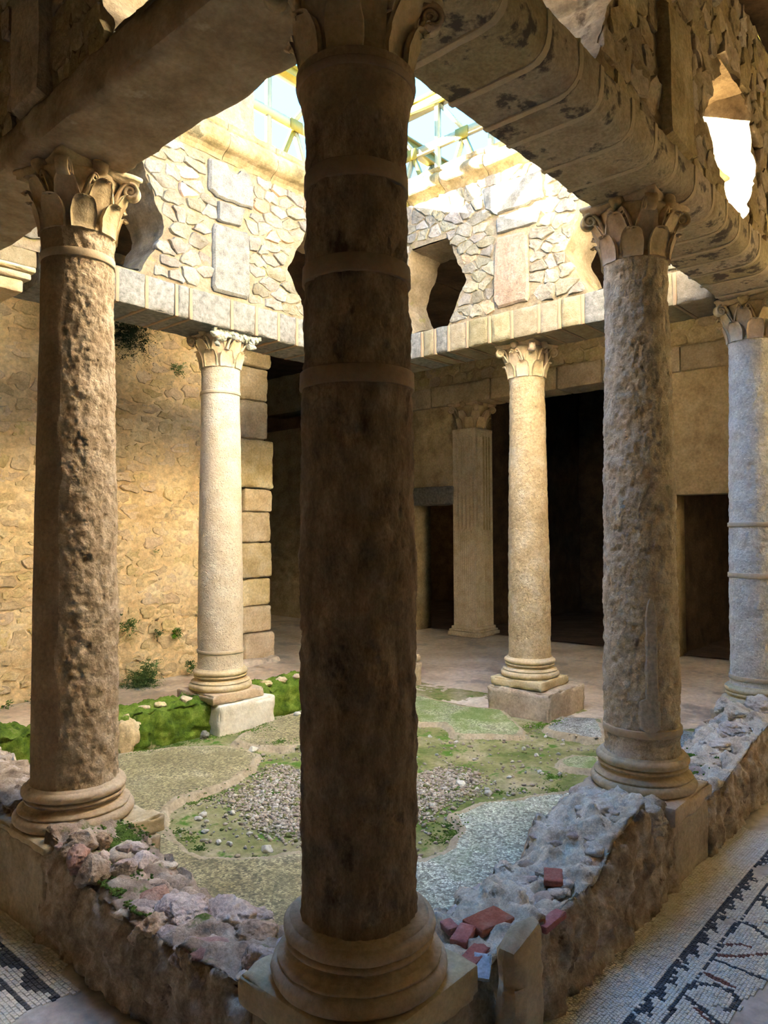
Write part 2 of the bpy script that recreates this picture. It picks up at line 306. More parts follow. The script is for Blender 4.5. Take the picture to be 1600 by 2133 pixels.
    mos_g=mosaic_mat('grey_green_mosaic', [(.32, .37, .28), (.56, .60, .50), (.78, .80, .72)], moss_at=.60, moss=(.20, .27, .14)),
    mos_m=mosaic_mat('mossy_mosaic', [(.42, .44, .27), (.62, .62, .44), (.76, .74, .58)], moss_at=.46, moss=(.14, .22, .04)),
    mos_b=mosaic_mat('grey_patterned_mosaic', [(.12, .13, .13), (.44, .46, .44), (.62, .64, .62)], moss_at=.62, moss=(.20, .26, .16)),
)

# ------------------------------------------------------------------ frames: (s, d, z) on a wall face -> world; d is outward
def f_rl(P): P = np.asarray(P, float); return np.stack([P[:, 0], 3.19 - P[:, 1], P[:, 2]], 1)       # rear left colonnade wall, courtyard face
def f_rr(P): P = np.asarray(P, float); return np.stack([3.72 - P[:, 1], P[:, 0], P[:, 2]], 1)       # rear right
def f_nr(P): P = np.asarray(P, float); return np.stack([P[:, 0], -.20 - P[:, 1], P[:, 2]], 1)       # near right, gallery face
def f_nl(P): P = np.asarray(P, float); return np.stack([-.20 - P[:, 1], P[:, 0], P[:, 2]], 1)       # near left, gallery face
def f_ol(P): P = np.asarray(P, float); return np.stack([P[:, 0], 5.5 - P[:, 1], P[:, 2]], 1)        # outer wall behind rear left gallery
def f_or(P): P = np.asarray(P, float); return np.stack([7.3 - P[:, 1], P[:, 0], P[:, 2]], 1)        # outer wall behind rear right gallery
FLIP = {f_rl: False, f_rr: True, f_nr: False, f_nl: True, f_ol: False, f_or: True}

def panel(mb, fr, s0, s1, z0, z1, thick, res=.035, amp=.012, freq=6, seed=0, relief=None, back=True):
    """rough front face of a wall panel plus its flat edges and back"""
    ns = max(2, int((s1 - s0) / res) + 1); nz = max(2, int((z1 - z0) / res) + 1)
    S, Z = np.meshgrid(np.linspace(s0, s1, ns), np.linspace(z0, z1, nz), indexing='ij'); S = S.ravel(); Z = Z.ravel()
    P = np.stack([S, np.zeros_like(S), Z], 1)
    d = amp * fbm(np.stack([S, np.full_like(S, seed), Z * 1.4], 1) * freq, 4)
    if relief is not None: d = d + relief(S, Z)
    P[:, 1] = d
    f = gridf(ns, nz); f = f if FLIP[fr] is False else f[:, ::-1]
    mb.add(fr(P), f)
    if back:
        V, F = box((s0, -thick, z0), (s1, -.0 - amp * 2.2, z1)); mb.add(fr(V), F)

# hexagonal openings in the clerestory: half width by height
def hexw(z, hw=.40, hb=.20): return np.interp(z, [3.42, 3.80, 4.22], [hb, hw, hb])
def hexpoly(c, hw=.40, hb=.20): return np.array([(c - hb, 3.42), (c + hb, 3.42), (c + hw, 3.80), (c + hb, 4.22), (c - hb, 4.22), (c - hw, 3.80)])
def clerestory(mb, fr, s0, s1, z0, z1, holes, thick, amp=.02, seed=0, res=.035):
    holes = sorted(holes)
    def fd(S, Z, k): return amp * fbm(np.stack([S, np.full_like(S, seed + k), Z], 1) * 7, 4)
    def face(Sg, Zg, dback):
        for dd, k, fl in ((0.0, 0, False), (-thick, 9, True)):
            S, Z = Sg.ravel(), Zg.ravel(); D = dd + (fd(S, Z, k) if k == 0 else -fd(S, Z, k) * .7)
            f = gridf(*Sg.shape)
            if fl != FLIP[fr]: f = f[:, ::-1]
            mb.add(fr(np.stack([S, D, Z], 1)), f, 1 if k else 0)
    for za, zb in ((z0, 3.42), (4.22, z1)):
        nz = max(2, int((zb - za) / res) + 1)
        face(*np.meshgrid(np.linspace(s0, s1, int((s1 - s0) / res) + 1), np.linspace(za, zb, nz), indexing='ij'), thick)
    V, F = box((s0, -thick, z1 - .002), (s1, 0, z1)); mb.add(fr(V), F)
    nz = int(.8 / .025) + 1; Z = np.linspace(3.42, 4.22, nz)
    def edge(c, hw, side, k):
        return c + side * (hexw(Z, hw) + .022 * fbm(np.stack([np.full(nz, c * 3 + side), Z * 9, np.full(nz, seed)], 1), 3))
    bounds = [np.full(nz, s0)]
    for i, (c, hw) in enumerate(holes): bounds += [edge(c, hw, -1, i), edge(c, hw, 1, i)]
    bounds.append(np.full(nz, s1))
    for i in range(0, len(bounds), 2):
        a, b = bounds[i], bounds[i + 1]; n = max(2, int((b - a).max() / res) + 1); t = np.linspace(0, 1, n)
        face(a[None, :] + (b - a)[None, :] * t[:, None], np.repeat(Z[None, :], n, 0), thick)
    nd = int(thick / .05) + 2; D = np.linspace(0, -thick, nd)
    for i in range(1, len(bounds) - 1):                                     # reveals
        side = -1 if i % 2 else 1
        Dg, Zg = np.meshgrid(D, Z, indexing='ij'); Sg = np.repeat(bounds[i][None, :], nd, 0)
        r = .02 * fbm(np.stack([Sg.ravel() * 2, Dg.ravel() * 7, Zg.ravel() * 7], 1), 4).reshape(nd, nz); r[0] = 0; r[-1] = 0
        Sg = Sg + r * side
        D0 = Dg.copy(); D0[0] = fd(Sg[0], Z, 0); D0[-1] = -thick - fd(Sg[-1], Z, 9) * .7
        f = gridf(nd, nz)
        if (side > 0) != FLIP[fr]: f = f[:, ::-1]
        mb.add(fr(np.stack([Sg.ravel(), D0.ravel(), Zg.ravel()], 1)), f)
    for i, (c, hw) in enumerate(holes):                                     # sill and head of each opening
        for z, up in ((3.42, 1), (4.22, -1)):
            a = bounds[1 + 2 * i][0 if up > 0 else -1]; b = bounds[2 + 2 * i][0 if up > 0 else -1]
            Sg, Dg = np.meshgrid(np.linspace(a, b, 12), D, indexing='ij')
            Zs = z + up * (.012 + .016 * fbm(np.stack([Sg.ravel() * 9, Dg.ravel() * 9, np.full(Sg.size, z)], 1), 3))
            f = gridf(12, nd)
            if (up > 0) != FLIP[fr]: f = f[:, ::-1]
            mb.add(fr(np.stack([Sg.ravel(), Dg.ravel(), Zs], 1)), f)

# ------------------------------------------------------------------ polygonal rubble
def clipp(P, n, c):
    """keep n.x <= c"""
    out = []; k = len(P)
    for i in range(k):
        a, b = P[i], P[(i + 1) % k]; da, db = a @ n - c, b @ n - c
        if da <= 0: out.append(a)
        if da * db < 0: out.append(a + (b - a) * (da / (da - db)))
    return np.array(out)
def cells(seeds, box4, holes=(), gap=.018, an=1.5, near=14, rmax=.2):
    S = np.array(seeds, float); A = np.array([1, an]); x0, x1, y0, y1 = box4; out = []
    for i, s in enumerate(S):
        P = np.array([(max(x0, s[0] - rmax), max(y0, s[1] - rmax * .75)), (min(x1, s[0] + rmax), max(y0, s[1] - rmax * .75)), (min(x1, s[0] + rmax), min(y1, s[1] + rmax * .75)), (max(x0, s[0] - rmax), min(y1, s[1] + rmax * .75))])
        d = ((S - s) * A); o = np.argsort((d ** 2).sum(1))[1:near + 1]
        for j in o:
            n = (S[j] - s) * A * A; L = np.linalg.norm(n); m = (S[j] + s) / 2
            P = clipp(P, n / L, m @ n / L - gap / 2)
            if len(P) < 3: break
        bad = len(P) < 3
        for H in holes:
            if bad: break
            best = -9
            for q in range(len(H)):
                a, b = H[q], H[(q + 1) % len(H)]; e = b - a; n = np.array([e[1], -e[0]]); n /= np.linalg.norm(n)   # outward for ccw
                sd_ = (s - a) @ n
                if sd_ > best: best = sd_; bn, bc = n, a @ n
            if best < .012: bad = True; break
            P = clipp(P, -bn, -(bc + gap * .4)); bad = len(P) < 3
        out.append(None if bad else P)
    return out
def ccw(P):
    P = np.array(P, float); a = (P[:, 0] * np.roll(P[:, 1], -1) - np.roll(P[:, 0], -1) * P[:, 1]).sum()
    return P if a > 0 else P[::-1]
def area(P): return abs((P[:, 0] * np.roll(P[:, 1], -1) - np.roll(P[:, 0], -1) * P[:, 1]).sum()) / 2
def organic(P, g, jit=.005, cut=.13, sub=.05):
    Q = []
    n = len(P)
    for i in range(n):
        a, b = P[i], P[(i + 1) % n]; L = np.linalg.norm(b - a)
        if L < .008: continue
        k = max(1, int(L / sub)); ts = [cut] + list(np.linspace(cut, 1 - cut, k + 1)[1:-1]) + [1 - cut] if L > .03 else [.5]
        for t in ts: Q.append(a + (b - a) * t + g.normal(size=2) * jit * (1 if L > .03 else .3))
    return np.array(Q)
def prism(P, fr, h, g, sunk=.03, tilt=.08, bump=.0045, d0=0.0):
    """stone with a broken face standing h proud of the wall face"""
    n = len(P); c = P.mean(0); tx, ty = g.normal(size=2) * tilt; rings = []; off = g.uniform(0, 50)
    for sc, d in ((1.0, -sunk), (1.0, h * .45), (.93, h), (.70, h * 1.04), (.38, h * 1.05), (.0, h * 1.05)):
        Q = c + (P - c) * sc
        if sc == 0: Q = Q[:1]
        dd = np.full(len(Q), d)
        if d > h * .5: dd = dd + fbm(np.stack([Q[:, 0] * 22, Q[:, 1] * 30, np.full(len(Q), off)], 1), 3) * bump * 1.3 + np.clip((Q - c) @ np.array([tx, ty]), -h * .5, h * .5)
        rings.append(np.concatenate([Q[:, :1], dd[:, None] + d0, Q[:, 1:]], 1))
    V = np.concatenate(rings); F = []
    for r in range(4):
        for i in range(n):
            j = (i + 1) % n; F.append((r * n + i, r * n + j, (r + 1) * n + j, (r + 1) * n + i))
    for i in range(n): F.append((4 * n + i, 4 * n + (i + 1) % n, 5 * n))
    if FLIP[fr]: F = [f[::-1] for f in F]
    return fr(V), F
def stones(parent, fr, seeds, box4, holes, pick, h=(.012, .03), gap=.012, an=1.5, seed=0, name='stone', minarea=.0006, rmax=.2, d0=0.0, jit=.006):
    g = np.random.default_rng(seed); n = 0
    for P in cells(seeds, box4, holes, gap, an, rmax=rmax):
        if P is None or area(P) < minarea: continue
        Q = organic(ccw(P), g, jit)
        if len(Q) < 4: continue
        V, F = prism(Q, fr, g.uniform(*h), g, d0=d0); m = pick(g, P.mean(0)); mk(name, V, F, m, parent); n += 1
    return n
def fill(seeds, box4, holes, course=.095, step=.15, dmin=.085, seed=0):
    g = np.random.default_rng(seed); S = [tuple(s) for s in seeds]; x0, x1, y0, y1 = box4; y = y0 + course * .45; k = 0
    while y < y1:
        x = x0 + g.uniform(0, step)
        while x < x1:
            p = np.array([x, y + g.normal() * .012])
            if not S or np.min(((np.array(S) - p) ** 2 * np.array([1, 1.6])).sum(1)) > dmin ** 2: S.append(tuple(p))
            x += step * g.uniform(.7, 1.35)
        y += course * g.uniform(.85, 1.15); k += 1
    return S

# ------------------------------------------------------------------ floors, ceilings, dark rooms
def ground(name, x0, x1, y0, y1, z, m, res=.06, amp=.004, fr=1.7, lumps=0):
    nx = int((x1 - x0) / res) + 1; ny = int((y1 - y0) / res) + 1
    X, Y = np.meshgrid(np.linspace(x0, x1, nx), np.linspace(y0, y1, ny), indexing='ij'); P = np.stack([X.ravel(), Y.ravel(), np.full(X.size, z)], 1)
    P[:, 2] += amp * fbm(P * np.array([fr, fr, 1]), 4)
    return tag(mk(name, P, gridf(nx, ny), m, None, True), kind='structure')
ground('floor', -2.6, 6.4, -2.6, .22, -.006, MT['floor'])
ground('floor', -2.6, .22, .22, 5.6, -.006, MT['floor'])
ground('floor', .22, 4.1, 3.3, 9.6, .060, MT['rfloor'], amp=.014, fr=2.2)
ground('floor', 3.82, 11.5, -2.6, 9.6, .070, MT['rfloor'], amp=.008)
ground('floor', -3.2, 12.2, -3.2, 10.2, -.09, MT['dark'], .5)  # unseen sheet added under everything to stop sky light leaking from below
ground('floor', 7.6, 11.5, -2.6, 9.3, .09, MT['dark'], .1)  # dark sheet over the rear room floor, painted in for its shade
def slab(name, lo, hi, m, kind='structure'): V, F = box(lo, hi); return tag(mk(name, V, F, m), kind=kind)
def ceil(lo, hi, m):
    V, F = rbox(lo, hi, .25, .02, .02, 2.5, o=3); return tag(mk('ceiling', V, F, m), kind='structure')
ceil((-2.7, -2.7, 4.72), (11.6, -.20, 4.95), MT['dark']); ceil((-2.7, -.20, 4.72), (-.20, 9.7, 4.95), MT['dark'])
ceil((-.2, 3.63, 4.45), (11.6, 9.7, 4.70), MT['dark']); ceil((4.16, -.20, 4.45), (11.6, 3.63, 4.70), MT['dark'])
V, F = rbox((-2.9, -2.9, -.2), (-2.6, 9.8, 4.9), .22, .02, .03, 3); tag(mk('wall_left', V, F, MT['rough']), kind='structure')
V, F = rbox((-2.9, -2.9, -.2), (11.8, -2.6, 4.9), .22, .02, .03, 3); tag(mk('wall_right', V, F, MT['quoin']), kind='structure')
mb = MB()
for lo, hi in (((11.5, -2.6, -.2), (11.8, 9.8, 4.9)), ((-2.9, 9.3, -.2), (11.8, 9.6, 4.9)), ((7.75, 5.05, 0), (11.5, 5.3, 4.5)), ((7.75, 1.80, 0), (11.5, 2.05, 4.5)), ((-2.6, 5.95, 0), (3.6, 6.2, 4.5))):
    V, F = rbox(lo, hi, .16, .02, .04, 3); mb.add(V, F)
tag(mb.obj('wall_inner', MT['dark']), kind='structure')  # room walls carry their shade as dark colour

# ------------------------------------------------------------------ outer wall behind the rear left gallery (ochre rubble and plaster)
def vorelief(scale, an, amp, mask_at, seed):
    g = np.random.default_rng(seed)
    from mathutils.kdtree import KDTree
    def f(S, Z):
        x0, x1, z0, z1 = S.min(), S.max(), Z.min(), Z.max(); n = int((x1 - x0) * (z1 - z0) / (scale * scale / an)) + 4
        pts = np.stack([g.uniform(x0, x1, n), g.uniform(z0, z1, n)], 1); kd = KDTree(n)
        for i, p in enumerate(pts): kd.insert((p[0], p[1] * an, 0), i)
        kd.balance(); h = g.uniform(.4, 1, n); out = np.zeros(len(S))
        for i, (s, z) in enumerate(zip(S, Z)):
            r = kd.find_n((s, z * an, 0), 2); e = (r[1][2] - r[0][2]) / scale
            out[i] = min(1, e * 3.2) * h[r[0][1]]
        mk_ = sstep(mask_at - .25, mask_at + .25, fbm(np.stack([S, Z, np.full_like(S, seed)], 1) * 1.3, 3))
        return amp * (out - .3) * mk_ + .012 * ridge(np.stack([S * 2, Z * 9, np.full_like(S, seed)], 1), 3) * (1 - mk_ * .5)
    return f
mb = MB(); panel(mb, f_ol, -2.6, 3.74, 0, 4.5, .45, .024, .016, 5, 3, vorelief(.13, 2.1, .044, -.45, 5))
wol = tag(mb.obj('wall_rear_left', MT['ochre']), kind='structure')
g = np.random.default_rng(21)
sd_ = [(x, z) for x, z in zip(g.uniform(.7, 3.7, 900), g.uniform(.15, 3.9, 900))]
keep = []
for p in sd_:
    if all((p[0] - q[0]) ** 2 + 2.5 * (p[1] - q[1]) ** 2 > .135 ** 2 for q in keep) and fbm(np.array([[p[0] * 1.1, p[1] * 1.1, 5.5]]), 3)[0] > -.42: keep.append(p)
stones(wol, f_ol, keep, (.6, 3.72, .1, 4.0), (), lambda g, c: MT['ochre_s'], (.004, .016), .030, 2.2, 4, rmax=.11, jit=.009, d0=.010)
qz = [.10, .42, .73, 1.06, 1.48, 1.84, 2.12, 2.70, 3.16, 3.56, 4.0, 4.45]; qs = [3.80, 3.72, 3.74, 3.70, 3.72, 3.82, 3.70, 3.76, 3.70, 3.70, 3.74]; qe = [4.24, 4.20, 4.21, 4.20, 4.19, 4.23, 4.22, 4.15, 4.17, 4.19, 4.2]
for i in range(11):
    V, F = rbox((qs[i], 5.40 + .02 * (i % 3), qz[i] + .004), (qe[i], 5.98, qz[i + 1] - .006), .035, .028, .010, 9, i, chip=.02); mk('ashlar_block', V, F, MT['quoin'], wol)
V, F = rbox((3.3, 5.30, .0), (4.24, 5.6, .13), .05, .04, .02, 5, 3); mk('footing_stone', V, F, MT['rfloor'], wol)

# ------------------------------------------------------------------ outer wall behind the rear right gallery: tall opening between two low doorways
mb = MB()
for s0, s1, z0, z1, am in ((5.74, 9.4, 0, 3.46, .02), (4.99, 5.74, 2.27, 3.46, .03), (.0, 2.25, 2.02, 3.48, .012), (1.78, 2.25, 0, 2.02, .012), (-2.6, .0, 0, 3.48, .012), (-2.6, 9.4, 3.77, 4.5, .02)):
    panel(mb, f_or, s0, s1, z0, z1, .42, .035, am, 6, s0, vorelief(.13, 1.6, .02 if am > .015 else .004, 0, 7))
V, F = box((4.58, -.42, 0), (5.0, -.2, 3.47)); mb.add(f_or(V), F)
wor = tag(mb.obj('wall_rear_right', MT['drab']), kind='structure')
for i, (a, b) in enumerate(((.0, .9), (.9, 1.64), (1.64, 2.62), (2.62, 3.25), (3.25, 4.30), (4.30, 5.35), (5.35, 6.2))):
    V, F = rbox((7.25 - .01 * (i % 2), a + .004, 3.47), (7.72, b - .004, 3.77), .05, .018, .006, 8, i, chip=.01); mk('lintel_block', V, F, MT['drab_s'], wor)
V, F = rbox((7.24, 4.97, 2.0), (7.7, 5.85, 2.27), .04, .02, .008, 8, 4, chip=.02); tag(mk('door_lintel', V, F, MT['arch'], wor), 'grey stone lintel over the low doorway')
sd_ = fill([], (.4, 5.8, 3.80, 4.4), (), .15, .24, .13, 5)
stones(wor, f_or, sd_, (.3, 5.9, 3.79, 4.45), (), lambda g, c: MT['drab_s'], (.012, .024), .02, 1.4, 6, 'wall_block', rmax=.22, jit=.004)

# ------------------------------------------------------------------ clerestory walls over the four colonnades
RLH = [(.96, .40), (2.95, .44)]; RRH = [(2.62, .40), (.87, .40)]; NRH = [(.93, .38), (2.92, .46)]; NLH = [(.82, .40), (2.55, .40)]
mb = MB(); clerestory(mb, f_rl, -.2, 4.16, 3.36, 4.70, RLH, .44, .012, 1); crl = tag(mb.obj('wall_court_rear_left', [MT['mortar'], MT['rough']]), kind='structure')
mb = MB(); clerestory(mb, f_rr, -.2, 3.63, 3.36, 4.72, RRH, .44, .012, 2); crr = tag(mb.obj('wall_court_rear_right', [MT['mortar'], MT['rough']]), kind='structure')
mb = MB(); clerestory(mb, f_nr, -.2, 4.16, 3.34, 4.74, NRH, .35, .030, 3, .03); cnr = tag(mb.obj('wall_court_right', [MT['rough'], MT['bounce_limestone']]), kind='structure')
mb = MB(); clerestory(mb, f_nl, -.2, 3.63, 3.34, 4.74, NLH, .35, .030, 4, .03); cnl = tag(mb.obj('wall_court_left', [MT['rough'], MT['bounce_limestone']]), kind='structure')
RLS = [(1.29, 4.22), (1.42, 4.36), (1.38, 4.41), (1.26, 4.06), (1.42, 4.04), (1.38, 3.91), (1.58, 3.93), (1.48, 3.81), (1.62, 4.06), (1.6, 4.19), (1.61, 4.34), (1.64, 4.42), (1.64, 3.79), (1.68, 3.88), (1.46, 3.68), (1.36, 3.65), (1.58, 3.63), (1.36, 3.55), (1.32, 3.47), (1.56, 3.49), (1.26, 3.92), (1.54, 4.25), (2.2, 4.36), (2.26, 4.43), (2.33, 4.35), (2.42, 4.42), (2.24, 4.24), (2.5, 4.35), (2.4, 4.24), (2.34, 4.16), (2.17, 4.14), (2.14, 4.05), (2.26, 4.06), (2.47, 4.05), (2.6, 4.43), (2.56, 4.18), (2.59, 4.30), (2.15, 3.9), (2.26, 3.88), (2.42, 3.87), (2.51, 3.98), (2.18, 3.78), (2.17, 3.70), (2.39, 3.72), (2.33, 3.62), (2.2, 3.54), (2.43, 3.57), (2.17, 3.46), (2.34, 3.46), (2.55, 3.56), (2.53, 3.64), (2.57, 3.46)]
RL1 = [(1.72, 4.44), (1.86, 4.455), (1.9, 4.40), (1.97, 4.40), (2.02, 4.45), (2.10, 4.44), (2.14, 4.36), (2.14, 4.18), (2.02, 4.17), (1.8, 4.16), (1.72, 4.2)]
RL2 = [(1.8, 4.14), (2.05, 4.15), (2.02, 4.0), (1.8, 3.98)]; RL3 = [(1.76, 3.95), (2.1, 3.97), (2.1, 3.44), (1.75, 3.43)]
HW = lambda H: [hexpoly(c, w_) for c, w_ in H]
bb = (.2, 3.7, 3.43, 4.47)
def pickl(g, c):
    if c[0] > 2.15 and c[1] > 3.98 and c[0] < 2.56: return MT['rust'] if g.random() < .22 else MT['pale']
    return MT['pale'] if g.random() < .96 else MT['rust']
hs = HW(RLH) + [ccw([(1.70, 4.16), (2.15, 4.16), (2.15, 4.5), (1.70, 4.5)]), ccw(RL2), ccw(RL3)]
stones(crl, f_rl, fill(RLS, bb, hs, seed=1), bb, hs, pickl, (.006, .019), .010, 1.8, 11)
g = np.random.default_rng(5)
for P in (RL1, RL2, RL3):
    Q = ccw(P); Q = np.concatenate([[a + (b - a) * t for t in (.06, .35, .65, .94)] for a, b in zip(Q, np.roll(Q, -1, 0))]) + g.normal(size=(len(Q) * 4, 2)) * .003
    V, F = prism(Q, f_rl, .035, g, tilt=.01, bump=.003); mk('upright_slab', V, F, MT['slab'], crl)
RRS = [(2.81, 4.33), (2.7, 4.32), (2.55, 4.3), (2.42, 4.32), (2.35, 4.37), (2.73, 4.48), (2.61, 4.43), (2.52, 4.46), (2.45, 4.49), (2.3, 4.5), (2.09, 4.42), (2.14, 4.51), (2.19, 4.4), (2.07, 4.29), (2.24, 4.21), (2.06, 4.2), (1.96, 4.16), (2.29, 4.17), (2.23, 4.08), (2.07, 4.13), (2.19, 3.97), (2.02, 4.07), (1.99, 3.98), (2.18, 3.89), (2.06, 3.92), (1.97, 3.82), (2.17, 3.72), (2.01, 3.72), (2.24, 3.62), (2.07, 3.61), (1.97, 3.62), (2.21, 3.52), (2.02, 3.52), (2.29, 3.47), (1.95, 4.58), (1.75, 4.58), (1.38, 4.42), (1.35, 4.33), (1.23, 4.28), (1.42, 4.20), (1.25, 4.15), (1.31, 4.06), (1.42, 4.08), (1.47, 4.0), (1.36, 3.91), (1.53, 3.91), (1.51, 3.83), (1.31, 3.84), (1.33, 3.77), (1.5, 3.74), (1.38, 3.76), (1.51, 3.65), (1.4, 3.64), (1.25, 3.65), (1.47, 3.53), (1.24, 3.53)]
RR1 = [(2.04, 4.53), (1.47, 4.51), (1.45, 4.28), (1.61, 4.27), (1.9, 4.27), (2.01, 4.35)]; RR2 = [(1.9, 4.23), (1.6, 4.245), (1.48, 4.18), (1.52, 4.09), (1.89, 4.10)]; RR3 = [(1.9, 4.07), (1.6, 4.05), (1.59, 3.48), (1.88, 3.47), (1.93, 3.53)]
bb = (.2, 3.2, 3.45, 4.62); hs = HW(RRH) + [ccw(RR1), ccw(RR2), ccw(RR3)]
stones(crr, f_rr, fill(RRS, bb, hs, seed=2), bb, hs, lambda g, c: MT['pale'] if g.random() < .94 else MT['rust'], (.006, .019), .010, 1.6, 12)
for P, mm in ((RR1, 'slab'), (RR2, 'slab'), (RR3, 'brown')):
    Q = ccw(P); Q = np.concatenate([[a + (b - a) * t for t in (.06, .35, .65, .94)] for a, b in zip(Q, np.roll(Q, -1, 0))]) + g.normal(size=(len(Q) * 4, 2)) * .003
    V, F = prism(Q, f_rr, .032, g, tilt=.01, bump=.004); mk('upright_slab', V, F, MT[mm], crr)
# gallery faces of the two near walls: rough rubble round upright slabs
for par, fr, H, bb, sl, k in ((cnr, f_nr, NRH, (.1, 3.9, 3.36, 4.70), [(1.78, 2.10), (3.62, 3.86)], 31), (cnl, f_nl, NLH, (.1, 3.5, 3.36, 4.70), [(1.52, 1.78)], 32)):
    ups = [ccw([(a, 3.38), (b, 3.37), (b + .01, 4.05), (a - .01, 4.02)]) for a, b in sl]
    hs = [hexpoly(c, w_ + .02, .22) for c, w_ in H] + ups
    stones(par, fr, fill([], bb, hs, .12, .15, .10, k), bb, hs, lambda g, c: MT['rough_s'], (.008, .024), .010, 1.0, k, jit=.010, d0=-.004, rmax=.14)
    for P in ups:
        Q = np.concatenate([[a + (b - a) * t for t in (.05, .35, .65, .95)] for a, b in zip(P, np.roll(P, -1, 0))]) + g.normal(size=(16, 2)) * .004
        V, F = prism(Q, fr, .06, g, tilt=.02, bump=.006); mk('upright_slab', V, F, MT['rough_s'], par)

# ------------------------------------------------------------------ architraves: rows of blocks with mortar seams
def archblock(lo, hi, along, mat_, parent, seed, bigbev=None, res=.04):
    V, F = rbox(lo, hi, res, .008 if bigbev else .012, .005, 12, seed, chip=.004 if bigbev else .010)
    if bigbev is not None:                                                  # rounded gallery-side lower edge
        a = 1 - along; x = V[:, a]; z = V[:, 2]; r = .075
        ex = np.maximum(0, (lo[a] + r) - x); ez = np.maximum(0, (lo[2] + r) - z); L = np.hypot(ex, ez); k = L > r
        sc = np.where(k, r / np.maximum(L, 1e-6), 1); k = k & (ex > 0) & (ez > 0); V[:, a] = np.where(k, lo[a] + r - ex * sc, x); V[:, 2] = np.where(k, lo[2] + r - ez * sc, z)
    return mk('block', V, F, mat_, parent)
def architrave(label, along, cuts, lo, hi, pick, seam=.022, bigbev=None, seed=0, seamproud=.004, group=None):
    root = thing('architrave', label, 'beam', (lo[0], lo[1], lo[2]))
    for i in range(len(cuts) - 1):
        a, b = np.array(lo, float), np.array(hi, float); a[along] = cuts[i] + seam / 2; b[along] = cuts[i + 1] - seam / 2
        a[2] += RNG.normal() * .003
        archblock(a, b, along, pick(i), root, seed + i, bigbev)
        if i:
            a, b = np.array(lo, float), np.array(hi, float); e_ = .010 if bigbev is not None else .003; a[along] = cuts[i] - seam / 2 - e_; b[along] = cuts[i] + seam / 2 + e_
            a[2] -= seamproud; a[1 - along] -= seamproud; b[1 - along] += seamproud * .5; b[2] -= .004
            V, F = rbox(a, b, .05, .006, .002, 20, i)
            if bigbev is not None:
                q = 1 - along; x = V[:, q]; z = V[:, 2]; r = .08; ex = np.maximum(0, (lo[q] + r) - x); ez = np.maximum(0, (lo[2] + r) - z); L = np.hypot(ex, ez); k = L > r + .004
                sc = np.where(k, (r + .004) / np.maximum(L, 1e-6), 1); k = k & (ex > 0) & (ez > 0); V[:, q] = np.where(k, lo[q] + r - ex * sc, x); V[:, 2] = np.where(k, lo[2] + r - ez * sc, z)
            mk('mortar_seam', V, F, MT['seam' if bigbev is None else 'soffit_seam'], root)
    return root
MT['soffit_seam'] = stone('tan_mortar_seam', [(.50, .40, .27), (.60, .50, .36)], sc=9, bump=.3, bs=70, rnd=0, fine=.15)
architrave('grey stone architrave with pink mortar seams under the rear left clerestory', 0, [.46, .72, .98, 1.2, 1.44, 1.56, 1.93, 2.17, 2.4, 2.6, 2.86, 3.1, 3.4, 3.72], (.46, 3.168, 3.17), (3.72, 3.62, 3.405), lambda i: MT['arch'], seed=100)
architrave('tan stone architrave under the rear right clerestory, in line with the golden column', 1, [.16, .42, .66, .9, 1.12, 1.32, 1.5, 1.75, 1.97, 2.2, 2.4, 2.55, 2.7, 2.95, 3.2], (3.698, .16, 3.19), (4.16, 3.2, 3.425), lambda i: MT['arch' if i in (3, 10, 12) else 'arch_y'], seed=140)
architrave('long block-built architrave over the near right colonnade, blackened on its underside', 0, [.14, .40, .67, .90, 1.07, 1.36, 1.60, 1.84, 2.10, 2.36, 2.58, 2.80, 3.0, 3.2, 3.42, 3.72, 4.16], (.14, -.26, 3.19), (4.16, .15, 3.36), lambda i: MT['soffit'], seam=.012, bigbev=True, seed=170, seamproud=.007)
root = thing('plastered_architrave', 'smooth plastered beam over the near left colonnade, patchy and stained', 'beam', (-.25, 0, 3.19))
V, F = rbox((-.25, -.26, 3.19), (.135, 3.63, 3.36), .045, .02, .009, 5, 9, 4, chip=.03); mk('plastered_block', V, F, MT['plaster'], root)
root = thing('moulded_corner_block', 'pale moulded entablature block in the far left corner', 'beam', (.1, 3.2, 3.2))
for lo, hi, mm in (((-.3, 3.19, 3.255), (.455, 3.6, 3.44), 'arch_y'), ((-.3, 3.165, 3.215), (.44, 3.6, 3.25), 'base'), ((-.3, 3.185, 3.17), (.42, 3.6, 3.212), 'base'), ((-.3, 3.21, 3.09), (.38, 3.6, 3.168), 'cap')):
    V, F = rbox(lo, hi, .05, .012, .004, 10, lo[2], chip=.01); mk('moulding_course', V, F, MT[mm], root)

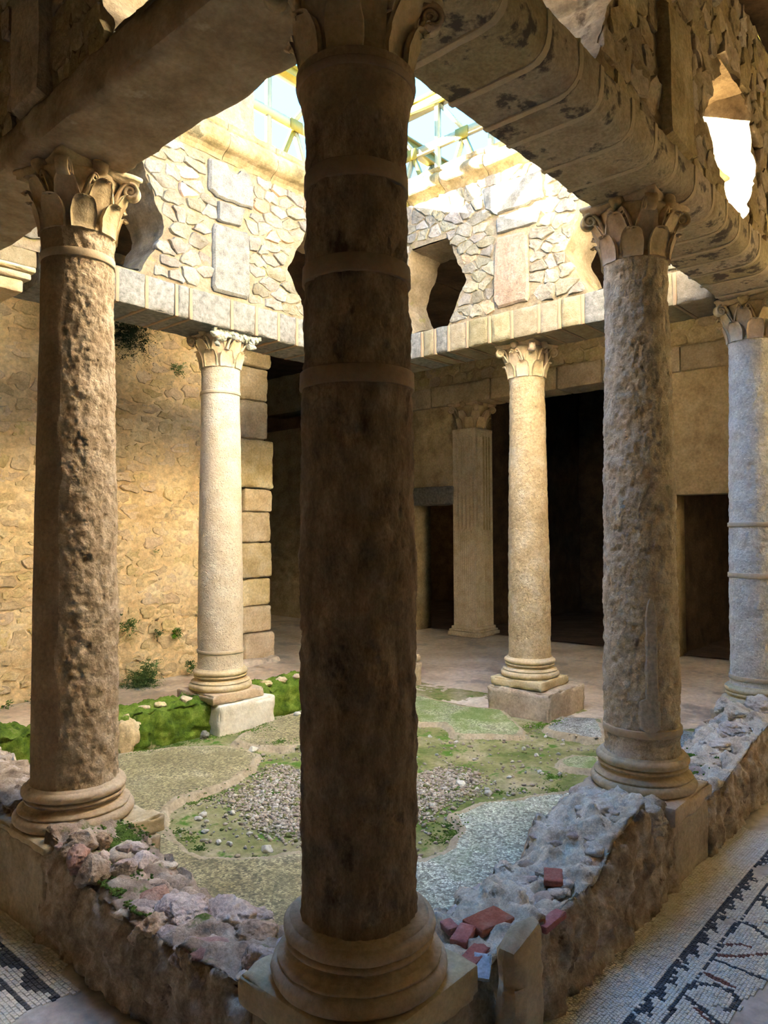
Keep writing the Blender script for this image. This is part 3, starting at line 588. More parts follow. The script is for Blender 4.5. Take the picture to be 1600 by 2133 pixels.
# ------------------------------------------------------------------ cornices
def cornice(label, along, cuts, z0, h, face, sgn):
    """profile d (towards the courtyard) by height, extruded between cuts"""
    root = thing('cornice', label, 'cornice', (face, cuts[0], z0) if along else (cuts[0], face, z0))
    ang = np.linspace(-1.25, 1.25, 12)
    prof = [(-.12, 0), (.005, 0), (.02, .03), (.045, .05)] + [(.055 + .062 * math.cos(a), .135 + .078 * math.sin(a)) for a in ang] + [(.085, .222), (.09, .26), (-.12, .262)]
    prof = np.array(prof) * np.array([1, h / .262])
    for i in range(len(cuts) - 1):
        a, b = cuts[i] + .003, cuts[i + 1] - .003; n = max(3, int((b - a) / .03)); t = np.linspace(a, b, n); m = len(prof)
        D = np.repeat(prof[None, :, 0], n, 0).copy(); Zz = np.repeat(prof[None, :, 1], n, 0) + z0; S = np.repeat(t[:, None], m, 1)
        nz_ = fbm(np.stack([S.ravel() * 7, D.ravel() * 7, Zz.ravel() * 7 + i], 1), 4).reshape(n, m) * .006; D = D + nz_ + RNG.normal() * .004; Zz = Zz + nz_
        D[[0, -1]] -= .008
        P = np.stack([face - D.ravel(), S.ravel(), Zz.ravel()], 1) if along else np.stack([S.ravel(), face - D.ravel(), Zz.ravel()], 1)
        F = [tuple(q) for q in gridf(n, m, False)]; F += [tuple(range(m))[::-1], tuple((n - 1) * m + k for k in range(m))]
        mk('cornice_block', P, F, MT['cornice'], root, False)
    return root
cornice('mossy olive half-round cornice along the rear left wall', 0, [-.2, .35, .85, 1.35, 1.85, 2.33, 2.8, 3.3, 3.75], 4.47, .26, 3.19, 1)
cornice('weathered grey and ochre half-round cornice along the rear right wall', 1, [.1, .6, 1.05, 1.5, 1.97, 2.43, 2.85, 3.2], 4.62, .22, 3.72, 1)
for lo, hi, nm, lb, mm in (((1.2, 3.33, 4.70), (2.42, 3.75, 4.86), 'coping_slab', 'long grey coping slab lying on top of the mossy left cornice', 'arch'), ((1.75, 3.40, 4.86), (2.34, 3.9, 5.5), 'masonry_pier', 'plain brown rendered pier standing on the coping slab above the left cornice', 'brown')):
    V, F = rbox(lo, hi, .05, .015, .005, 10, 2, chip=.01); tag(mk(nm, V, F, MT[mm], None, False, None, np.array([(lo[0] + hi[0]) / 2, (lo[1] + hi[1]) / 2, lo[2]])), lb, 'masonry')

# ------------------------------------------------------------------ columns
def lathe(prof, nth=96, amp=0.0, fr=9, seed=0, closed=True):
    """profile [(r, z)] around the z axis"""
    prof = np.array(prof, float); m = len(prof); th = np.linspace(0, 2 * np.pi, nth, endpoint=False)
    T, R = np.meshgrid(th, prof[:, 0], indexing='ij'); Z = np.repeat(prof[None, :, 1], nth, 0)
    P = np.stack([R.ravel() * np.cos(T.ravel()), R.ravel() * np.sin(T.ravel()), Z.ravel()], 1)
    if amp:
        k = 1 + amp * fbm((P + seed) * fr, 4) / np.maximum(.05, np.hypot(P[:, 0], P[:, 1])); P[:, :2] *= k[:, None]
    F = gridf(nth, m, True); 
    return P, F
def shaft(z0, z1, rfun, nth, nz, rough, seed, flare=None):
    """rough(theta, z) -> roughness 0..1; chipped and hacked stone surface"""
    th = np.linspace(0, 2 * np.pi, nth, endpoint=False); z = np.linspace(z0, z1, nz); T, Z = np.meshgrid(th, z, indexing='ij'); T, Z = T.ravel(), Z.ravel()
    r = rfun(Z); P = np.stack([r * np.cos(T), r * np.sin(T), Z], 1) + seed * 3.3
    R0 = np.clip(rough(T, Z), 0, 1.6)
    chips = np.minimum(0, ridge(P * np.array([15, 15, 11]), 4) - .25) * .0085 + fbm(P * np.array([34, 34, 26]), 4) * .0045 + fbm(P * 6, 3) * .0045
    r = r + R0 * chips + fbm(P * 3, 2) * .0015 - R0 * .002
    V = np.stack([r * np.cos(T), r * np.sin(T), Z], 1); F = gridf(nth, nz, True)
    return V, F
def torus_prof(zc, r, h, n=9, a0=-1.45, a1=1.45): return [(r - h * .5 + h * .5 * math.cos(a), zc + h * .5 * math.sin(a)) for a in np.linspace(a0, a1, n)]
BASEP = [(.05, .372), (.215, .372)] + torus_prof(.400, .247, .052) + [(.222, .4275), (.228, .430), (.228, .438), (.212, .4395), (.210, .446)] + [(.210 - .026 * math.sin(t), .446 + .028 * t / math.pi) for t in np.linspace(.15, math.pi - .15, 8)] + [(.206, .4755), (.207, .484), (.196, .4855)] + torus_prof(.508, .214, .040) + [(.194, .5295), (.192, .537), (.05, .538)]
def mesh_of(name, V, F, m, smooth=True, idx=None):
    o = mk(name, V, F, m, None, smooth, idx); me = o.data; bpy.data.objects.remove(o); return me
def leafV(h, wd, rb, rt, curl, seed, nt_=18, ns=9, tip=True):
    """one tongue-shaped leaf: stem line rises along the bell, top rolls outwards"""
    t = np.linspace(0, 1, nt_); s = np.linspace(-1, 1, ns); T, S = np.meshgrid(t, s, indexing='ij')
    tb = .70; zz = np.where(T < tb, h * .90 * T / tb, 0); rr = np.where(T < tb, rb + (rt - rb) * (T / tb) ** 2, 0)
    a = np.clip((T - tb) / (1 - tb), 0, 1) * 2.5; slope = math.atan2(2 * (rt - rb), h * .9)
    rr = np.where(T >= tb, rt + curl * (1 - np.cos(a)) + .0, rr); zz = np.where(T >= tb, h * .90 + curl * np.sin(a), zz)
    wf = np.where(T < .38, .90 + .10 * T / .38, np.sqrt(np.clip(1 - ((T - .38) / .56) ** 2, .02, 1)))
    lat = S * wd * .5 * wf
    rim = np.clip((np.abs(S) - .62) / .3, 0, 1)
    out = -.010 * S ** 2 + .006 * rim - .004 * (1 - rim) * (T > .1)
    def pos(o): return np.stack([(rr + out + o).ravel(), lat.ravel(), (zz).ravel()], 1)
    A = pos(.012); B = pos(-.004)
    bl = np.where(T.ravel() >= tb, 1, 0)[:, None]
    B[:, 2] -= (.006 * bl)[:, 0]
    V = np.concatenate([A, B]); n = nt_ * ns; F = [gridf(nt_, ns)[:, ::-1], gridf(nt_, ns, off=n)]
    rim_i = list(range(0, ns)) + [i * ns + ns - 1 for i in range(1, nt_)] + list(range((nt_ - 1) * ns + ns - 2, (nt_ - 1) * ns - 1, -1)) + [i * ns for i in range(nt_ - 2, 0, -1)]
    k = len(rim_i); F.append(np.array([(rim_i[i], rim_i[(i + 1) % k], rim_i[(i + 1) % k] + n, rim_i[i] + n) for i in range(k)]))
    V = V + (.0025 * fbm(V * 25 + seed, 3))[:, None]
    return V, np.concatenate(F)
def ribbon(path, nrm, wd, th_, lat):
    """path (n,3), nrm (n,3) in the path's plane, lat = width direction"""
    path = np.array(path); n = len(path); V = []
    w_ = np.broadcast_to(np.asarray(wd, float), (n,)); 
    for a, b in ((-1, -1), (1, -1), (1, 1), (-1, 1)): V.append(path + nrm * (th_ * .5 * a) + np.array(lat) * (w_ * .5 * b)[:, None])
    V = np.stack(V, 1).reshape(-1, 3); F = []
    for i in range(n - 1):
        for k in range(4): F.append((i * 4 + k, (i + 1) * 4 + k, (i + 1) * 4 + (k + 1) % 4, i * 4 + (k + 1) % 4))
    F += [(3, 2, 1, 0), tuple((n - 1) * 4 + k for k in range(4))]
    return V, np.array(F)
def curve_n(P):
    P = np.array(P); T = np.gradient(P, axis=0); T /= np.linalg.norm(T, axis=1)[:, None] + 1e-9; return P, T
def volute():
    """corner volute in the x-z plane (x outwards)"""
    t = np.linspace(0, 1, 14); p0, p1, p2, p3 = np.array([.145, .085]), np.array([.165, .20]), np.array([.185, .255]), np.array([.226, .258])
    B = ((1 - t) ** 3)[:, None] * p0 + (3 * t * (1 - t) ** 2)[:, None] * p1 + (3 * t * t * (1 - t))[:, None] * p2 + (t ** 3)[:, None] * p3
    c = np.array([.226, .222]); a = np.linspace(0, 2 * np.pi * 1.55, 34)[1:]; r = .036 * (1 - .80 * a / a[-1])
    S = np.stack([c[0] + r * np.sin(a), c[1] + r * np.cos(a)], 1); P2 = np.concatenate([B, S])
    P = np.stack([P2[:, 0], np.zeros(len(P2)), P2[:, 1]], 1); P, T = curve_n(P); N_ = np.stack([-T[:, 2], np.zeros(len(P)), T[:, 0]], 1)
    wd = np.concatenate([np.linspace(.060, .050, 14), np.linspace(.050, .040, 33)])
    V, F = ribbon(P, N_, wd, .015, (0, 1, 0))
    D, DF = lathe([(.0, -.017), (.026, -.016), (.029, 0), (.026, .016), (.0, .017)], 20); D = np.stack([D[:, 0] + c[0], D[:, 2], D[:, 1] + c[1]], 1)
    return np.concatenate([V, D]), np.concatenate([F, DF + len(V)])
def helix(sg):
    """small inner scroll on a face, drawn in the y-z plane at x = out"""
    t = np.linspace(0, 1, 10); p0, p1, p2 = np.array([.070, .115]), np.array([.055, .20]), np.array([.030, .235])
    B = ((1 - t) ** 2)[:, None] * p0 + (2 * t * (1 - t))[:, None] * p1 + (t * t)[:, None] * p2
    c = np.array([.030, .217]); a = np.linspace(0, -2 * np.pi * 1.3, 24)[1:]; r = .018 * (1 - .75 * a / a[-1])
    S = np.stack([c[0] + r * np.sin(a), c[1] + r * np.cos(a)], 1); P2 = np.concatenate([B, S])
    x = np.interp(P2[:, 1], [.115, .235], [.150, .172]); P = np.stack([x, P2[:, 0] * sg, P2[:, 1]], 1); P, T = curve_n(P); N_ = np.stack([np.zeros(len(P)), -T[:, 2], T[:, 1]], 1); N_ /= np.linalg.norm(N_, axis=1)[:, None] + 1e-9
    return ribbon(P, N_, .030, .009, (1, 0, 0))
def abacus():
    t = []
    for q in range(4):
        for u in np.linspace(-1, 1, 13)[:-1]:
            d = .168 + .030 * u * u; x, y = d, u * .188; a = q * math.pi / 2
            t.append((x * math.cos(a) - y * math.sin(a), x * math.sin(a) + y * math.cos(a)))
    t = np.array(t); n = len(t); rings = []
    for s, z in ((.0, .256), (.95, .256), (.955, .272), (1.0, .276), (1.01, .290), (.99, .297), (.0, .297)): rings.append(np.concatenate([t * s, np.full((n, 1), z)], 1))
    V = np.stack(rings, 1).reshape(-1, 3); V = V + .003 * fbm(V * 30, 3)[:, None]; return V, gridf(n, 7, True)
CAPM = {}
for kind in ('a', 'b'):
    mm = MT['cap'] if kind == 'a' else MT['base']
    V, F = lathe([(.0, .0), (.150, .0), (.154, .010), (.148, .018), (.138, .05), (.138, .12), (.148, .19), (.170, .245), (.176, .258), (.0, .258)], 48, .003, 14); CAPM['bell' + kind] = mesh_of('bell', V, F, mm)
    CAPM['low' + kind] = [mesh_of('leaf', *leafV(.122, .108, .151, .176, .018, i), mm) for i in (1, 2)]
    CAPM['high' + kind] = [mesh_of('leaf', *leafV(.200, .108, .133, .192, .024, i), mm) for i in (3, 4)]
    CAPM['vol' + kind] = mesh_of('volute', *volute(), mm, True); CAPM['hl' + kind] = mesh_of('inner_scroll', *helix(1), mm); CAPM['hr' + kind] = mesh_of('inner_scroll', *helix(-1), mm)
    CAPM['ab' + kind] = mesh_of('abacus', *abacus(), mm, False)
    V, F = rock((0, 0, 0), (.030, .034, .034), 2, 5, .3, 0, .2); CAPM['boss' + kind] = mesh_of('rosette', V, F, mm)
def capital(root, z, kind, turn=0.0, sc=1.0, missing=(), hs_=1.0):
    c = inst('capital', CAPM['bell' + kind], root, (0, 0, z), (0, 0, turn), (sc, sc, hs_))
    for i in range(8):
        a = i * math.pi / 4
        if ('l', i) not in missing: inst('leaf', CAPM['low' + kind][i % 2], c, (0, 0, 0), (0, 0, a + math.pi / 8))
        if ('h', i) not in missing: inst('leaf', CAPM['high' + kind][i % 2], c, (0, 0, 0), (0, 0, a))
    for i in range(4):
        a = math.pi / 4 + i * math.pi / 2
        if ('v', i) not in missing: inst('volute', CAPM['vol' + kind], c, (0, 0, 0), (0, 0, a))
        inst('inner_scroll', CAPM['hl' + kind], c, (0, 0, 0), (0, 0, i * math.pi / 2)); inst('inner_scroll', CAPM['hr' + kind], c, (0, 0, 0), (0, 0, i * math.pi / 2))
        b = i * math.pi / 2; inst('rosette', CAPM['boss' + kind], c, (.178 * math.cos(b), .178 * math.sin(b), .272), (0, 0, b))
    inst('abacus', CAPM['ab' + kind], c)
    return c
def band(root, rfun, z, h=.028, proud=.006, nm='band', m='band'):
    r0, r1 = float(rfun(np.array([z]))[0]), float(rfun(np.array([z + h]))[0])
    V, F = lathe([(r0 - .02, z), (r0 + proud - .002, z), (r0 + proud, z + .003), (r1 + proud, z + h - .003), (r1 + proud - .002, z + h), (r1 - .02, z + h)], 72, .0015, 14)
    return mk(nm, V + ORG[root.name], F, MT[m], root, True)
RF = lambda z: np.interp(z, [.5, .56, .9, 1.3, 1.9, 2.5, 2.84, 2.92], [.186, .178, .177, .174, .166, .154, .150, .156])
PLX = {}
def column(x, y, label, m, nth, nz, rough, bands, seed, kind='a', rf=RF, plinth=(.30, .37), turn=0.0, base=True, capz=2.90, missing=(), basem='base', pl=.245, extra=None, caps=1.0):
    root = thing('column', label, 'column', (x, y, 0)); O = ORG[root.name]
    V, F = shaft(.50, 2.90, rf, nth, nz, rough, seed)
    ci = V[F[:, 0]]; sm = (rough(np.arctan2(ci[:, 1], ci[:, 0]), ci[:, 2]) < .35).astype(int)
    mk('shaft', V + O, F, [MT[m], MT['shaft_dark']] if m in ('shaft', 'shaft_shaded') else MT[m], root, True, sm if m in ('shaft', 'shaft_shaded') else None)
    V, F = lathe(BASEP, 120, .0045, 9, seed); V[:, :2] *= (1 - .035 * np.maximum(0, fbm(V * np.array([9, 9, 20]) + seed, 3) - .55))[:, None]; mk('base', V + O, F, MT[basem], root, True)
    V, F = rbox((-pl, -pl, plinth[0]), (pl, pl, plinth[1] + .004), .03, .014, .006, 9, seed, chip=.03); mk('plinth', V + O, F, MT[basem], root)
    for z, h in bands: band(root, rf, z, h, m='band_shaded' if m == 'shaft_shaded' else 'band')
    capital(root, capz, kind, turn, caps, missing)
    return root
rough1 = lambda T, Z: 1.35 + .25 * fbm(np.stack([np.cos(T) * 1.5, np.sin(T) * 1.5, Z * 1.2], 1), 2)
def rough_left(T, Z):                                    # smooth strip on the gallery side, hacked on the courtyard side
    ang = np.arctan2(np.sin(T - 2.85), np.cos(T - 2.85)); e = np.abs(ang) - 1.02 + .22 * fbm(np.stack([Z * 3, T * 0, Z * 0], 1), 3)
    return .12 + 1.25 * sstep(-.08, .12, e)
RF0 = lambda z: np.interp(z, [.5, .54, 1.0, 1.5, 2.0, 2.35, 2.62, 2.78, 2.84, 2.92], [.160, .163, .167, .166, .159, .150, .144, .150, .162, .176])
rough0 = lambda T, Z: (1.25 + .2 * fbm(np.stack([np.cos(T) * 1.5, np.sin(T) * 1.5, Z], 1), 2)) * (1 - sstep(2.70, 2.76, Z + .05 * fbm(np.stack([np.cos(T) * 2, np.sin(T) * 2, Z * 0], 1), 3)))
c0 = column(0, 0, 'massive dark column in the centre foreground, banded four times', 'shaft_shaded', 210, 460, rough0, [(2.0, .05), (2.30, .05), (2.565, .05), (2.855, .022)], 1, 'a', RF0, (.285, .372), math.radians(10), missing=(('h', 3), ('l', 5)))
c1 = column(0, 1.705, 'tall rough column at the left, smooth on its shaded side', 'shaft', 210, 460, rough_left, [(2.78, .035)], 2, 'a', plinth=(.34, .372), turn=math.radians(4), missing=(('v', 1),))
c4 = column(2, 0, 'tall grey-brown rough column right of centre with one low band', 'shaft_grey', 210, 460, rough1, [(.63, .036)], 3, 'a', plinth=(.29, .372), turn=math.radians(-5))
c2 = column(2, 3.41, 'pale pitted column behind the left one, its capital crusted with lichen', 'shaft_pale', 96, 240, lambda T, Z: .45 + 0 * T, [(2.69, .028), (.655, .026)], 4, 'b', turn=math.radians(3))
c3 = column(4, 1.79, 'golden rough column without bands in front of the black opening', 'shaft_gold', 96, 240, lambda T, Z: .8 + 0 * T, [], 5, 'b', turn=math.radians(-4), missing=(('h', 6),))
c5 = column(4, 0, 'bluish pale column cut by the right edge of the picture with three bands', 'shaft_white', 110, 260, lambda T, Z: 1.0 + 0 * T, [(1.62, .03), (1.27, .034), (.57, .03)], 6, 'b')
c6 = column(4, 3.41, 'pale corner column standing directly behind the massive dark column', 'shaft_pale', 60, 120, lambda T, Z: .6 + 0 * T, [], 7, 'b')
#c7 = column(0, 3.41, 'corner column at the far left, outside the picture', 'shaft', 60, 120, lambda T, Z: .6 + 0 * T, [], 8, 'a')
V, F = rbox((-.24, -.2, 2.90), (.24, .22, 3.185), .03, .03, .012, 10, 3)
# white lichen crust on the weathered capital
mb = MB()
gg = np.random.default_rng(8)
for k in range(46):
    dx = gg.uniform(-.20, .24); dz = 3.165 - abs(gg.normal()) * .035 - .02 * math.cos(dx * 40); q = gg.uniform(.014, .032)
    V, F = rock((2 + dx, 3.41 - .175 - .02 * gg.random(), dz), (q * 1.2, q * .8, q), 2, 40 + k, .5, k); mb.add(V, F)
tag(mb.obj('lichen_crust', MT['lichen'], c2), kind='stuff')
# repaired smooth patches of cement on the right column
def patch(root, x, y, th0, th1, z0, z1, rf, seed, m='band'):
    n1, n2 = 16, 40; T, Z = np.meshgrid(np.linspace(-1, 1, n1), np.linspace(0, 1, n2), indexing='ij'); T, Z = T.ravel(), Z.ravel()
    w_ = np.sqrt(np.clip(1 - (np.abs(Z * 2 - 1)) ** 5, .02, 1)) * (1 + .25 * fbm(np.stack([Z * 5, Z * 0, Z * 0 + seed], 1), 3)); th_ = (th0 + th1) / 2 + T * w_ * (th1 - th0) / 2; zz = z0 + Z * (z1 - z0)
    r = rf(zz) + .0045 - .010 * sstep(.8, 1, np.abs(T)); V = np.stack([r * np.cos(th_), r * np.sin(th_), zz], 1) + ORG[root.name]
    return tag(mk('cement_patch', V, gridf(n1, n2), MT[m], root, True), 'smooth grey cement repair')
MT['cement'] = stone('cement_repair', [(.44, .39, .31), (.52, .47, .39), (.58, .53, .46)], sc=6, bump=.4, bs=60, pits=.4, rnd=0)
patch(c4, 2, 0, 3.62, 3.98, .78, 1.28, RF, 1, 'cement'); patch(c4, 2, 0, 3.42, 4.05, .66, .82, RF, 2, 'cement')

# pedestal blocks under the columns
def ped(x, y, hx, hy, z1, label, m, seed, off=(0, 0), z0=0.0, chip=.03):
    V, F = rbox((x - hx + off[0], y - hy + off[1], z0 - .02), (x + hx + off[0], y + hy + off[1], z1), .035, .018, .008, 7, seed, chip=chip)
    return tag(mk('pedestal', V, F, MT[m], None, False, None, np.array([x, y, z0])), label, 'pedestal')
ped(0, 0, .225, .225, .283, 'stone pedestal block under the massive dark centre column', 'block', 1)
ped(0, 1.705, .235, .215, .338, 'tall plain pedestal block under the left rough column', 'block', 2)
ped(2, 0, .235, .215, .288, 'upright pedestal block under the right column, beside the mosaic floor', 'block', 3, (.045, 0))
ped(2, 3.41, .27, .27, .298, 'white broken-cornered pedestal block among moss under the pale rear column', 'white', 4, (.06, -.01), .06, .06)
ped(4, 1.79, .31, .30, .298, 'rough grey-brown pedestal block under the golden column', 'block', 5, (.05, -.03), .06, .05)
ped(4, 0, .25, .25, .298, 'small dark pedestal block under the bluish right-edge column', 'block', 6, z0=.0)
ped(4, 3.41, .25, .25, .298, 'pedestal block under the hidden corner column at the back', 'block', 7, z0=.06)
#ped(0, 3.41, .25, .25, .298, 'pedestal block under the far left corner column', 'block', 8)

# ------------------------------------------------------------------ fluted pilaster beside the rear opening
root = thing('pilaster', 'fluted square pilaster with carved capital beside the tall black opening', 'column', (7.45, 4.77, .07)); O = ORG[root.name]
def fluted(z0, z1, hx, hy, x, y, flute, nz=60):
    sg = 400; u = np.linspace(0, 4, sg, endpoint=False); q = u.astype(int); f = u - q; z = np.linspace(z0, z1, nz)
    d = np.zeros((sg, nz))
    for j, zz in enumerate(z):
        k = np.clip((f - .09) / .82, 0, 1) * 5; c = np.abs(np.sin(k * math.pi)); on = (f > .09) & (f < .91)
        if zz < 1.62: d[:, j] = np.where(on, -.014 * (np.abs(np.sin(k * 2 * math.pi)) > .4), 0)
        else: d[:, j] = np.where(on, -.050 * sstep(.15, .60, c), 0)
        d[:, j] *= sstep(z0 + .16, z0 + .20, zz) * (1 - sstep(z1 - .10, z1 - .06, zz))
    P = np.zeros((sg, nz, 3)); s = 2 * f - 1
    for k, (ax_, ay, nx, ny) in enumerate(((-1, None, -1, 0), (None, -1, 0, -1), (1, None, 1, 0), (None, 1, 0, 1))):
        mk_ = q == k; ss = s[mk_] * (-1 if k in (0, 3) else 1)
        px_ = (np.full(mk_.sum(), ax_) if ax_ else ss) * hx; py = (np.full(mk_.sum(), ay) if ay else ss) * hy
        P[mk_, :, 0] = x + px_[:, None] + nx * d[mk_]; P[mk_, :, 1] = y + py[:, None] + ny * d[mk_]
    P[:, :, 2] = z[None, :]; V = P.reshape(-1, 3); V += (.004 * fbm(V * 7, 3))[:, None]
    return V, gridf(sg, nz, True)
V, F = fluted(.20, 3.06, .215, .205, 7.50, 4.775, 5, 90); mk('fluted_shaft', V, F, MT['flute'], root)
for k, (e, z0, z1) in enumerate(((.07, .07, .14), (.055, .14, .17), (.03, .17, .215))):
    V, F = rbox((7.285 - e, 4.57 - e, z0), (7.71 + e, 4.98 + e, z1), .05, .012, .004, 9, k, chip=.01); mk('base_moulding', V, F, MT['flute'], root)
V, F = rbox((7.28, 4.565, 3.05), (7.72, 4.985, 3.10), .05, .01, .004, 9, 1); mk('necking', V, F, MT['flute'], root)
me_c = {k: v for k, v in CAPM.items()}
cp = inst('capital', CAPM['bella'], root, (.05, .005, 3.03), (0, 0, 0), (1.36, 1.34, 1.30))
for i in range(8):
    a = i * math.pi / 4; inst('leaf', CAPM['lowa'][i % 2], cp, (0, 0, 0), (0, 0, a + math.pi / 8)); inst('leaf', CAPM['higha'][i % 2], cp, (0, 0, 0), (0, 0, a))
for i in range(4):
    inst('volute', CAPM['vola'], cp, (0, 0, 0), (0, 0, math.pi / 4 + i * math.pi / 2)); b = i * math.pi / 2; inst('rosette', CAPM['bossa'], cp, (.178 * math.cos(b), .178 * math.sin(b), .272), (0, 0, b))
inst('abacus', CAPM['aba'], cp)

# ------------------------------------------------------------------ low rubble walls between the columns
def lowwall(label, along, s0, s1, c_in, c_out, top, z_in, z_out, m, seed, amp=.026, res=.015, nm='rubble_wall', crown=None):
    """c_out: gallery side, c_in: courtyard side (coordinates across); top(s, k) with k 0 (courtyard) .. 1 (gallery)"""
    ns = int((s1 - s0) / res) + 2; k1, k2 = 20, 30; nk = k1 + k2 + k1
    S = np.linspace(s0, s1, ns); cs = np.concatenate([np.zeros(k1), np.linspace(0, 1, k2), np.ones(k1)]); tz = np.concatenate([np.linspace(0, 1, k1, endpoint=False), np.ones(k2), np.linspace(1, 0, k1 + 1)[1:]])
    Sg, Cg = np.meshgrid(S, cs, indexing='ij'); Tz = np.repeat(tz[None, :], ns, 0)
    H = top(Sg.ravel(), Cg.ravel()).reshape(ns, nk); zb = z_in + (z_out - z_in) * Cg; Z = zb + (H - zb) * Tz
    Cw = c_in + (c_out - c_in) * Cg; topm = (Tz > .999) & (Cg > 0) & (Cg < 1); sd_ = np.sign(c_out - c_in)
    q = np.stack([Sg.ravel(), Cw.ravel(), Z.ravel()], 1) + seed * 2.9
    n1 = (amp * (fbm(q * 9, 5) + .55 * ridge(q * 7, 4))).reshape(ns, nk)
    side = np.concatenate([-np.ones(k1), np.linspace(-1, 1, k2) ** 5, np.ones(k1)])[None, :]
    Cw = Cw + sd_ * side * n1 - sd_ * side * .045 * Tz ** 5 * (np.abs(side) > .5)
    Z = Z - .035 * np.abs(2 * Cg - 1) ** 5 * (Tz > .99)
    Z = Z + n1 * (1.7 if crown == MT['crust'] else 1.2) * sstep(.6, 1, Tz)
    a = np.stack([Sg.ravel(), Cw.ravel(), Z.ravel()], 1)
    V = a if along == 0 else a[:, [1, 0, 2]]
    F = [tuple(x) for x in gridf(ns, nk)] + [tuple(range(nk)), tuple((ns - 1) * nk + k for k in range(nk))[::-1]]
    jj = np.tile(np.arange(nk - 1), ns - 1); ci = np.concatenate([((jj >= k1 - 1) & (jj <= k1 + k2 - 1)).astype(int), [0, 0]])
    if crown is None: ci[:] = 0
    o = mk(nm, V, F, [m, crown or m], None, True, ci, np.array([(s0 + s1) / 2, (c_in + c_out) / 2, 0]) if along == 0 else np.array([(c_in + c_out) / 2, (s0 + s1) / 2, 0]))
    return tag(o, label, 'wall')
def topR(S, K): return np.interp(S, [.2, .5, .9, 1.1, 1.25, 1.5, 1.7, 1.8], [.27, .27, .25, .27, .36, .40, .39, .32]) + .05 * (K - .5)
wR = lowwall('broken low rubble wall from centre column to right column, red bricks in its top', 0, .20, 1.82, .19, -.215, topR, .06, 0, MT['rubble'], 1, crown=MT['crust'])
def topL(S, K): return np.interp(S, [.2, .5, .9, 1.2, 1.4, 1.55], [.29, .27, .25, .28, .36, .40]) + .05 * (K - .5)
wL = lowwall('low rubble wall from centre column to left column, topped with pinkish stones', 1, .20, 1.52, .17, -.22, topL, .06, 0, MT['rubble'], 2, crown=MT['earthy'])
def topR2(S, K): return np.interp(S, [2.2, 2.5, 2.8, 3.1, 3.5, 3.8], [.24, .23, .28, .33, .38, .36]) + .03 * (K - .5)
wR2 = lowwall('low rubble wall receding from the right column to the bluish column', 0, 2.25, 3.78, .16, -.215, topR2, .06, 0, MT['rubble'], 3, crown=MT['crust'])
def topB(S, K): return np.interp(S, [-.2, .5, 1.2, 1.7, 2.3, 3.7], [.37, .36, .345, .34, .33, .33]) - .03 * (1 - K)
wB1 = lowwall('low wall covered in bright green moss, left of the pale rear column', 0, -.2, 1.80, 3.26, 3.56, topB, .06, .0, MT['mosswall'], 4, .026)
wB2 = lowwall('short mossy low wall right of the pale rear column', 0, 2.32, 3.75, 3.28, 3.56, topB, .06, .0, MT['mosswall'], 5, .026)
wL2 = lowwall('low rubble wall beyond the left column, towards the far left corner', 1, 1.90, 3.2, .17, -.22, topL, .06, 0, MT['rubble'], 6)
def put(parent, c, s, m, seed, rot=0, n=3, name='stone', label=None, amp=.28, flat=.5):
    V, F = rock(c, s, n, seed, amp, rot, flat); o = mk(name, V, F, MT[m], parent); return tag(o, label)
for i, (x, y, z, sx, sy, sz, m) in enumerate([(-.14, 1.35, .41, .075, .055, .045, 'rubble_s'), (-.19, 1.29, .37, .055, .05, .05, 'red_s'), (-.17, 1.215, .345, .062, .05, .05, 'rubble_s'), (-.11, 1.26, .36, .04, .03, .03, 'rubble_s'),
        (-.06, 1.19, .325, .05, .06, .045, 'rubble_s'), (.04, 1.22, .31, .06, .05, .045, 'rubble_s'), (-.01, 1.28, .345, .04, .04, .03, 'rubble_s'), (-.07, 1.33, .395, .04, .035, .03, 'rubble_s'), (.05, 1.29, .335, .05, .045, .035, 'rubble_s'),
        (-.02, 1.06, .28, .07, .05, .03, 'rubble_s'), (-.06, .96, .29, .065, .06, .03, 'red_s'), (-.07, .79, .30, .09, .085, .045, 'rubble_s'), (-.17, .80, .27, .07, .055, .055, 'rubble_s'), (.04, .66, .29, .095, .08, .05, 'rubble_s'),
        (.01, .47, .31, .07, .055, .05, 'rubble_s'), (.12, .60, .27, .05, .05, .03, 'rubble_s'), (-.08, .55, .265, .10, .10, .035, 'rubble_s'), (-.17, .58, .27, .06, .06, .04, 'rubble_s'), (-.08, .36, .30, .07, .06, .045, 'rubble_s'), (.02, .34, .29, .06, .06, .035, 'rubble_s'), (-.13, .90, .27, .06, .05, .04, 'rubble_s'), (.03, .86, .265, .05, .06, .03, 'rubble_s')]):
    put(wL, (x, y, z - .010), (sx, sy, sz), m, 60 + i, i * 1.3, 4)
for i, (x, y, z, sx, sy, sz, m) in enumerate([(1.55, -.03, .40, .16, .11, .05, 'rubble_s'), (1.62, -.15, .37, .09, .07, .07, 'rubble_s'), (1.36, -.08, .37, .12, .10, .05, 'rubble_s'), (1.40, .08, .32, .10, .08, .06, 'rubble_s'), (1.22, -.12, .31, .08, .07, .05, 'rubble_s'), (1.10, -.02, .27, .09, .07, .03, 'rubble_s'), (.86, -.02, .26, .09, .07, .035, 'rubble_s'),
        (.70, .06, .25, .08, .07, .03, 'rubble_s'), (.92, .10, .24, .08, .06, .03, 'rubble_s'), (.80, -.14, .275, .06, .05, .03, 'rubble_s'), (.50, .05, .27, .07, .06, .03, 'rubble_s')]):
    put(wR, (x, y, z - .012), (sx * 1.1, sy * 1.1, sz), 'crust', 90 + i, i * 1.7, 4)
